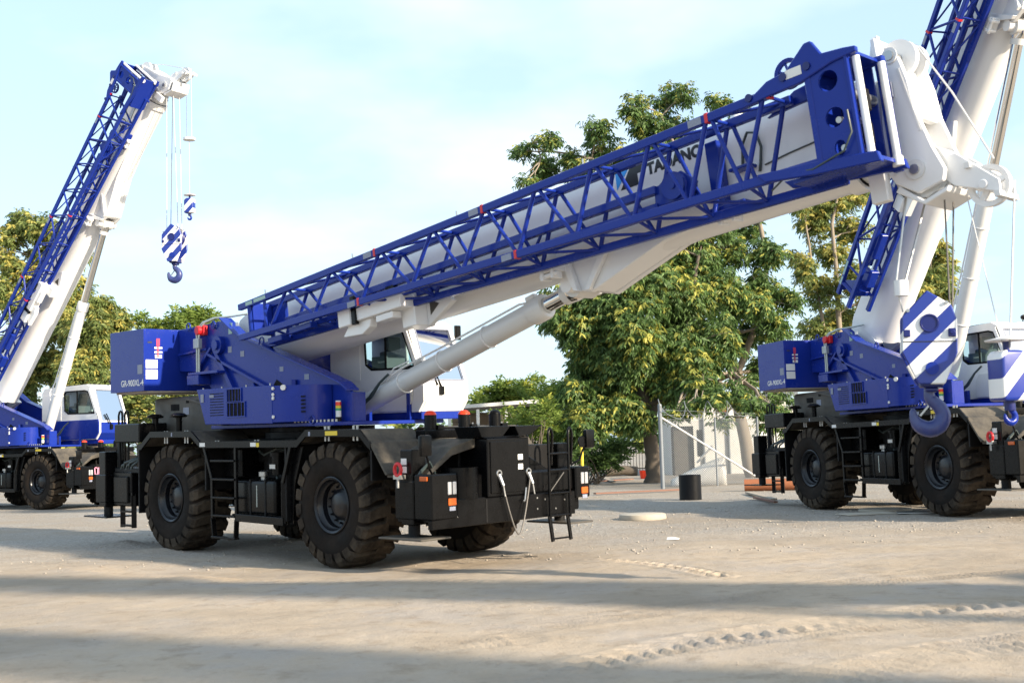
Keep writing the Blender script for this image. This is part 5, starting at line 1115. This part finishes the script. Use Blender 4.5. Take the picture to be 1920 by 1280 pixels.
thing('orange_bucket', MB().lathe([(0, 0), (0.17, 0), (0.22, 0.38), (0.20, 0.38), (0.155, 0.03), (0, 0.03)], p, 'z', 20), 'redlens', 'orange bucket at the foot of the big tree', 'bucket', smooth=40)
p = G(1170, 892)
thing('scrap_log', MB().tube([(p.x - 0.9, p.y, p.z + 0.25), (p.x, p.y + 0.1, p.z + 0.28), (p.x + 0.7, p.y, p.z + 0.22)], 0.25, 12), 'bark', 'thick dark log lying beneath the big tree', 'log', smooth=50)
p = gnd(1091, 868)
thing('yellow_bollard', MB().lathe([(0.06, 0), (0.06, 1.5), (0.05, 1.57), (0, 1.6)], (at(1091, 850, 47).x, 47, 0.0), 'z', 16), 'yellow', 'yellow post standing beyond the front mirror of the nearest crane', 'post', smooth=40)
# dark picket fence far behind the big tree
pf = empty('picket_fence', (at(1150, 850, 66).x, 66, 0)); tag(pf, 'dark metal picket fence seen under the big tree', 'fence')
part('rail', MB().box(-5, 4.5, -0.02, 0.02, 1.62, 1.67).box(-5, 4.5, -0.02, 0.02, 0.25, 0.30), 'black_soft', pf)
PK = MB().box(-0.012, 0.012, -0.012, 0.012, 0.0, 1.85).mesh('picket')
for k in range(60):
    o = link('picket', PK, 'black_soft', pf); o.location = (-5 + k * 0.16, -0.034, 0)
# open carport beyond the near crane
cx0, cx1 = at(835, 770, 62).x, at(1010, 770, 62).x
cp_ = empty('carport', ((cx0 + cx1) / 2, 62, 0)); tag(cp_, 'long open carport with a white roof edge beyond the nearest crane', 'building'); hw = (cx1 - cx0) / 2
zt = at(915, 762, 62).z
part('roof_edge', MB().prism([(-hw, zt - 0.10), (hw, zt + 0.12), (hw, zt + 0.30), (-hw, zt + 0.08)], -0.05, 0.0), 'plaster', cp_)
part('roof', MB().prism([(-hw, zt - 0.02), (hw, zt + 0.20), (hw, zt + 0.24), (-hw, zt + 0.02)], 0.0, 7), 'galv', cp_)
part('back_wall', MB().box(-hw, hw, 6.8, 7, 0, zt - 0.1), 'brown_wall', cp_)
for k in range(4): part('post', MB().box(-hw + 0.2 + k * (2 * hw - 0.4) / 3 - 0.08, -hw + 0.2 + k * (2 * hw - 0.4) / 3 + 0.08, 0.05, 0.2, 0, zt - 0.12), 'plaster', cp_)
for k in range(9): part('wall_board', MB().box(-hw, hw, 6.75, 6.79, 0.1 + k * 0.38, 0.1 + k * 0.38 + 0.34), 'brown_wall', cp_)

# ------------------------------------------------------------------ trees and shrubs
def leaf_cloud(blobs, n_total, leaf, seed, droop=0.6, yellow=0.25, clump=9, sub=7, fill=0.46):
    """blobs: (centre, radius xyz, weight, yellow). Each blob breaks up into smaller tufts; a tuft is made of drooping sprays of narrow leaves"""
    r = np.random.default_rng(seed)
    C, RD, YL = [], [], []
    for c, rad, wt, yl in blobs:
        for k in range(sub):
            d = r.normal(size=3); d /= np.linalg.norm(d); q = r.random() ** 0.5
            C.append(np.array(c) + d * np.array(rad) * q * 0.80); RD.append(np.array(rad) * fill * r.uniform(0.6, 1.25)); YL.append(yl * r.choice([0.25, 0.7, 1.2, 2.0]))
    C, RD, YL = np.array(C), np.array(RD), np.array(YL)
    ar = RD[:, 0] * RD[:, 2]; cnt = np.maximum(2, (ar / ar.sum() * n_total / clump).astype(int))
    idx = np.repeat(np.arange(len(C)), cnt); m = len(idx)
    d = r.normal(size=(m, 3)); d /= np.linalg.norm(d, axis=1)[:, None]
    P = C[idx] + d * RD[idx] * (r.random(m) ** 0.45)[:, None]
    T = (r.random(m) < YL[idx] * (0.35 + 0.8 * np.clip(d[:, 2] + 0.35, 0, 1))) * (0.35 + 0.65 * r.random(m))  # upper sprays yellower: leaf colour and sunlit highlights both painted into the tint
    ax = d + r.normal(size=(m, 3)) * 0.45; ax[:, 2] *= 0.5; ax /= np.linalg.norm(ax, axis=1)[:, None]       # the stalk of the spray
    n = m * clump; f = np.tile(np.arange(clump) / clump, m)[:, None]
    A = np.repeat(ax, clump, 0)
    sdv = np.cross(A, np.array([0, 0, 1.0])); sdv /= np.linalg.norm(sdv, axis=1)[:, None] + 1e-6
    alt = np.tile(np.where(np.arange(clump) % 2 == 0, 1.0, -1.0), m)[:, None]
    o = np.repeat(P, clump, 0) + A * f * leaf * 1.5 + r.normal(size=(n, 3)) * leaf * 0.10
    o[:, 2] -= (f[:, 0] ** 2) * leaf * 0.8 * max(droop, 0)
    dirs = A * 0.45 + sdv * alt * 0.75 + r.normal(size=(n, 3)) * 0.28; dirs[:, 2] -= droop
    dirs /= np.linalg.norm(dirs, axis=1)[:, None]
    L = leaf * (0.55 + 0.6 * r.random(n))[:, None]; sd = np.cross(dirs, A + r.normal(size=(n, 3)) * 0.4); sd /= np.linalg.norm(sd, axis=1)[:, None] + 1e-6
    Wd = L * 0.17
    up_ = np.cross(sd, dirs); mid = o + dirs * L * 0.5 + up_ * L * 0.06
    tip = o + dirs * L
    tip[:, 2] -= (L * 0.15)[:, 0]
    V = np.stack([o, mid - sd * Wd, tip, mid + sd * Wd], 1).reshape(-1, 3)
    F = np.arange(len(V)).reshape(-1, 4); tint = np.repeat(np.repeat(T, clump), 4) * np.repeat(0.6 + 0.4 * r.random(n), 4)
    return V, F, tint
def foliage(name, blobs, n, leaf, mat, parent, seed, **kw):
    V, F, t = leaf_cloud(blobs, n, leaf, seed, **kw); V = V - np.array(parent.location)
    me = mesh_np(name, V, F); a = me.attributes.new('tint', 'FLOAT', 'POINT'); a.data.foreach_set('value', t.astype(np.float32))
    return link(name, me, mat, parent)
def px_blobs(lst, depth, yl=0.25, thick=0.9, jitter=1.5, seed=1):
    r = random.Random(seed); out_ = []
    for q in lst:
        px, py, rp = q[:3]; dd = depth + (q[3] if len(q) > 3 else r.uniform(-jitter, jitter))
        c = at(px, py, dd); rad = rp / F_PX * dd
        out_.append((tuple(c), (rad, rad * thick, rad * 0.9), q[4] if len(q) > 4 else 1.0, yl))
    return out_
def limb(b, p0, p1, r0, r1, seed, bend=0.12, n=7):
    r = random.Random(seed); p0, p1 = Vector(p0), Vector(p1); L = (p1 - p0).length
    o = Vector((r.uniform(-1, 1), r.uniform(-1, 1), r.uniform(-.3, .6))) * L * bend
    pts = []
    for i in range(n + 1):
        t = i / n; pts.append(p0.lerp(p1, t) + o * math.sin(math.pi * t) + Vector((r.uniform(-1, 1), r.uniform(-1, 1), 0)) * L * 0.012)
    b.tube(pts, 0, 8, [r0 + (r1 - r0) * i / n for i in range(n + 1)]); return pts
def tree(name, label, base, trunks, blobs, n, leaf, mat, seed, bark='bark', twigs=5, **kw):
    root = empty(name, base); tag(root, label, 'tree', 'trees around the yard')
    r = random.Random(seed); B = Vector(base); b = MB(); nodes = []
    for path, r0, r1 in trunks:
        pts = [Vector(p) - B for p in path]; fine = []
        for i in range(len(pts) - 1):
            for f in range(5): fine.append(pts[i].lerp(pts[i + 1], f / 5) + Vector((r.uniform(-1, 1), r.uniform(-1, 1), 0)) * 0.05)
        fine.append(pts[-1]); m = len(fine)
        b.tube(fine, 0, 12, [r0 * (1.25 if i == 0 else 1) + (r1 - r0) * i / m for i in range(m)])
        nodes += [(p, r0 + (r1 - r0) * i / m) for i, p in enumerate(fine) if i > m * 0.3]
    part('trunk', b, bark, root, smooth=60)
    b = MB()
    for bi, (c, rad, wt, yl) in enumerate(blobs):
        c = Vector(c) - B; cand = sorted(nodes, key=lambda q: (q[0] - c).length + (3.0 if q[0].z > c.z else 0))[0]
        pts = limb(b, cand[0], c, max(0.035, cand[1] * 0.45), 0.03, seed * 31 + bi)
        for k in range(twigs):
            d = Vector((r.gauss(0, 1), r.gauss(0, 1), r.gauss(0.2, 0.8))).normalized()
            limb(b, pts[r.randrange(3, len(pts))], c + Vector((d.x * rad[0], d.y * rad[1], d.z * rad[2])) * 0.9, 0.028, 0.008, seed * 77 + bi * 9 + k, 0.1, 4)
    part('branches', b, bark, root, smooth=60)
    foliage('crown', blobs, n, leaf, mat, root, seed, **kw)
    return root
# big tree beside the fence
dA = 50.0
def TP(px, py, d=dA): return tuple(at(px, py, d))
bA = px_blobs([(1065, 585, 52), (1120, 560, 60), (1110, 640, 52), (1170, 520, 62), (1190, 600, 70), (1250, 540, 70), (1290, 480, 60), (1320, 560, 70), (1250, 640, 75), (1170, 690, 62), (1120, 735, 58), (1330, 640, 60), (1290, 700, 58),
    (1100, 790, 46), (1160, 780, 52), (1215, 730, 48), (1390, 560, 46), (1040, 590, 26), (1095, 690, 36), (1075, 730, 24), (1270, 740, 34), (1230, 430, 50), (1320, 430, 40)], dA, 0.30, seed=4)
tree('shade_tree', 'big dense tree with yellow-tipped leaves beside the chain link fence', TP(1228, 902)[:2] + (gz(*TP(1228, 902)[:2]) - 0.1,),
     [([TP(1228, 905), TP(1222, 830), TP(1205, 740), TP(1190, 640), TP(1200, 520)], 0.36, 0.10), ([TP(1218, 790), TP(1240, 700), TP(1290, 600), TP(1310, 480)], 0.2, 0.06), ([TP(1215, 800), TP(1160, 720), TP(1110, 640)], 0.16, 0.06)],
     bA, 150000, 0.25, M['leaf'], 21, droop=0.75, sub=9, fill=0.5)
# taller open tree whose top shows above the boom
dB = 53.0
bB = px_blobs([(975, 283, 22), (1000, 268, 14), (1035, 262, 24), (1020, 322, 36), (990, 335, 20), (1070, 300, 34), (1095, 335, 36), (1120, 238, 30), (1130, 285, 40), (1165, 320, 44), (1190, 200, 30), (1215, 235, 42), (1255, 190, 34), (1285, 175, 24), (1270, 235, 34), (1230, 290, 46),
    (1345, 195, 24), (1390, 205, 14), (1330, 280, 40), (1300, 330, 46), (1200, 370, 50), (1110, 385, 40), (1390, 300, 40), (1400, 420, 40), (1440, 470, 46), (1425, 540, 46), (1400, 620, 50), (1440, 690, 44), (1390, 720, 36), (1450, 610, 40), (1370, 470, 44), (1480, 560, 36), (1455, 740, 24), (1470, 800, 22), (1335, 755, 28, -7), (1300, 762, 24, -7), (1410, 765, 28, -7), (1440, 790, 22, -7), (1350, 790, 17, -7), (1268, 775, 20, -7), (1380, 740, 30, -6), (1455, 770, 26, -7), (1320, 720, 34, -5)], dB, 0.22, seed=9)
def TB(px, py): return TP(px, py, dB)
tree('tall_tree', 'tall open tree with a leaning pale trunk, its top showing above the lowered boom', TB(1412, 893)[:2] + (-0.1,),
     [([TB(1412, 895), TB(1390, 800), TB(1375, 700), TB(1360, 580), TB(1330, 450), TB(1290, 330), TB(1240, 220)], 0.30, 0.05), ([TB(1375, 720), TB(1420, 600), TB(1440, 480), TB(1400, 340), TB(1345, 210)], 0.17, 0.04), ([TB(1330, 450), TB(1230, 370), TB(1130, 300), TB(1010, 280)], 0.12, 0.03)],
     bB, 62000, 0.235, M['leaf'], 22, bark='bark_pale', droop=0.6, twigs=5, sub=8, fill=0.36)
# yellowing trees behind the right crane
dC = 60.0
def TC(px, py): return TP(px, py, dC)
bC = px_blobs([(1545, 385, 36), (1525, 420, 34), (1580, 370, 40), (1600, 430, 40), (1560, 470, 34), (1620, 350, 36), (1510, 500, 28), (1545, 545, 34), (1580, 600, 40), (1535, 620, 32), (1490, 480, 18), (1600, 520, 40), (1640, 560, 36), (1500, 390, 16)], dC, 0.45, seed=5)
tree('yellowing_tree', 'thin yellowing tree rising behind the jib of the crane behind', TC(1590, 890)[:2] + (-0.1,),
     [([TC(1590, 892), TC(1580, 700), TC(1570, 560), TC(1560, 420), TC(1575, 340)], 0.2, 0.04), ([TC(1580, 720), TC(1545, 620), TC(1520, 480), TC(1505, 360)], 0.12, 0.03)],
     bC, 32000, 0.25, M['leaf_yellow'], 23, bark='bark_pale', droop=0.6, twigs=4)
dD = 64.0
def TD(px, py): return TP(px, py, dD)
bD = px_blobs([(1755, 475, 26), (1770, 510, 28), (1740, 520, 32), (1760, 550, 26), (1720, 550, 26), (1730, 590, 26), (1700, 600, 26)], dD, 0.55, seed=6)
tree('small_yellow_tree', 'small yellow tree glimpsed between the raised boom and its cylinder', TD(1745, 890)[:2] + (-0.1,), [([TD(1745, 892), TD(1740, 700), TD(1745, 500)], 0.18, 0.04)], bD, 9000, 0.34, M['leaf_yellow'], 24, twigs=3)
# trees behind the distant crane
dE = 82.0
def TE(px, py): return TP(px, py, dE)
bE = px_blobs([(35, 420, 34), (75, 425, 36), (100, 470, 40), (15, 470, 40), (60, 520, 50), (120, 540, 46), (10, 560, 46), (80, 600, 56), (20, 650, 50), (100, 690, 56), (30, 740, 50), (140, 610, 40), (150, 480, 26)], dE, 0.45, seed=7)
tree('left_tree', 'broad yellow-green tree behind the boom of the distant crane', TE(60, 880)[:2] + (-0.1,), [([TE(60, 885), TE(62, 700), TE(60, 480)], 0.4, 0.1)], bE, 46000, 0.36, M['leaf_yellow'], 25, twigs=3)
bF = px_blobs([(190, 580, 34), (215, 605, 30), (170, 630, 42), (205, 660, 44), (150, 690, 44), (190, 720, 46), (225, 640, 22), (240, 740, 32), (150, 750, 40), (130, 640, 36)], dE - 4, 0.40, seed=8)
tree('left_round_tree', 'rounded yellow-green tree above the cab of the distant crane', TE(180, 880)[:2] + (-0.1,), [([TE(180, 885), TE(182, 760), TE(185, 620)], 0.35, 0.1)], bF, 36000, 0.36, M['leaf_yellow'], 26, twigs=3)
# shrubs
def shrub(label, lst, depth, n, leaf, mat, seed, yl=0.15, name='shrub'):
    bl = px_blobs(lst, depth, yl, seed=seed); c = bl[0][0]; root = empty(name, (c[0], c[1], gz(c[0], c[1])))
    tag(root, label, 'shrub', 'shrubs behind the yard'); b = MB(); r = random.Random(seed)
    for q, rad, _, _2 in bl:
        for k in range(4): limb(b, (r.uniform(-.3, .3), r.uniform(-.3, .3), 0), Vector(q) - root.location + Vector((r.uniform(-1, 1) * rad[0], 0, r.uniform(-.3, .9) * rad[2])), 0.035, 0.01, seed * 5 + k, 0.08, 4)
    part('stems', b, 'bark', root, smooth=60); foliage('crown', bl, n, leaf, mat, root, seed, droop=-0.35)
    return root
shrub('pale green bushes peeping over the counterweight of the nearest crane', [(340, 600, 26), (310, 612, 24), (370, 598, 26), (265, 605, 16), (285, 640, 26), (330, 650, 40), (390, 630, 36), (395, 600, 22)], 92, 12000, 0.42, M['leaf_bright'], 31)
shrub('dull yellowish hedge below the counterweight of the nearest crane', [(300, 765, 40), (260, 770, 34), (345, 760, 40), (250, 810, 34), (300, 815, 40), (390, 770, 34), (235, 750, 24)], 76, 13000, 0.36, M['leaf_yellow'], 32, 0.25)
shrub('bright green bush above the white edge of the carport', [(940, 738, 26), (915, 752, 24), (960, 745, 26), (895, 760, 20), (945, 765, 30)], 74, 7000, 0.32, M['leaf_bright'], 33)
shrub('bright green pointed bush in the middle of the row behind the near crane', [(985, 735, 28), (1005, 752, 32), (980, 765, 34), (1010, 720, 12)], 76, 7000, 0.32, M['leaf_bright'], 34)
shrub('green bush touching the left side of the big tree', [(1045, 735, 28), (1065, 755, 30), (1030, 765, 32), (1080, 735, 26), (1075, 790, 36)], 72, 7500, 0.30, M['leaf_bright'], 35)
shrub('light green sprawling shrub above the front ladder of the nearest crane', [(1005, 790, 40), (1040, 795, 38), (970, 795, 30), (1000, 825, 36), (1055, 825, 30), (945, 775, 14), (1020, 770, 22)], 49, 8500, 0.22, M['leaf_bright'], 36)
shrub('dark low shrub in the shade left of the big tree trunk', [(1110, 860, 32), (1085, 850, 24), (1140, 868, 26), (1155, 845, 24)], 50, 4500, 0.22, M['leaf'], 37, 0.0)
# distant belt of trees along the horizon, one mass
bH = [((x + nrg.uniform(-4, 4), 190 + nrg.uniform(-15, 25), 2.5), (nrg.uniform(5, 9), 5, nrg.uniform(3.0, 5.5)), 1.0, 0.2) for x in np.arange(-130, 135, 7.0)]
V, Fq, tt = leaf_cloud(bH, 26000, 1.5, 41, droop=0.0)
me = mesh_np('distant_trees', V, Fq); a = me.attributes.new('tint', 'FLOAT', 'POINT'); a.data.foreach_set('value', tt.astype(np.float32))
o = link('distant_trees', me, M['leaf']); tag(o, kind='stuff')
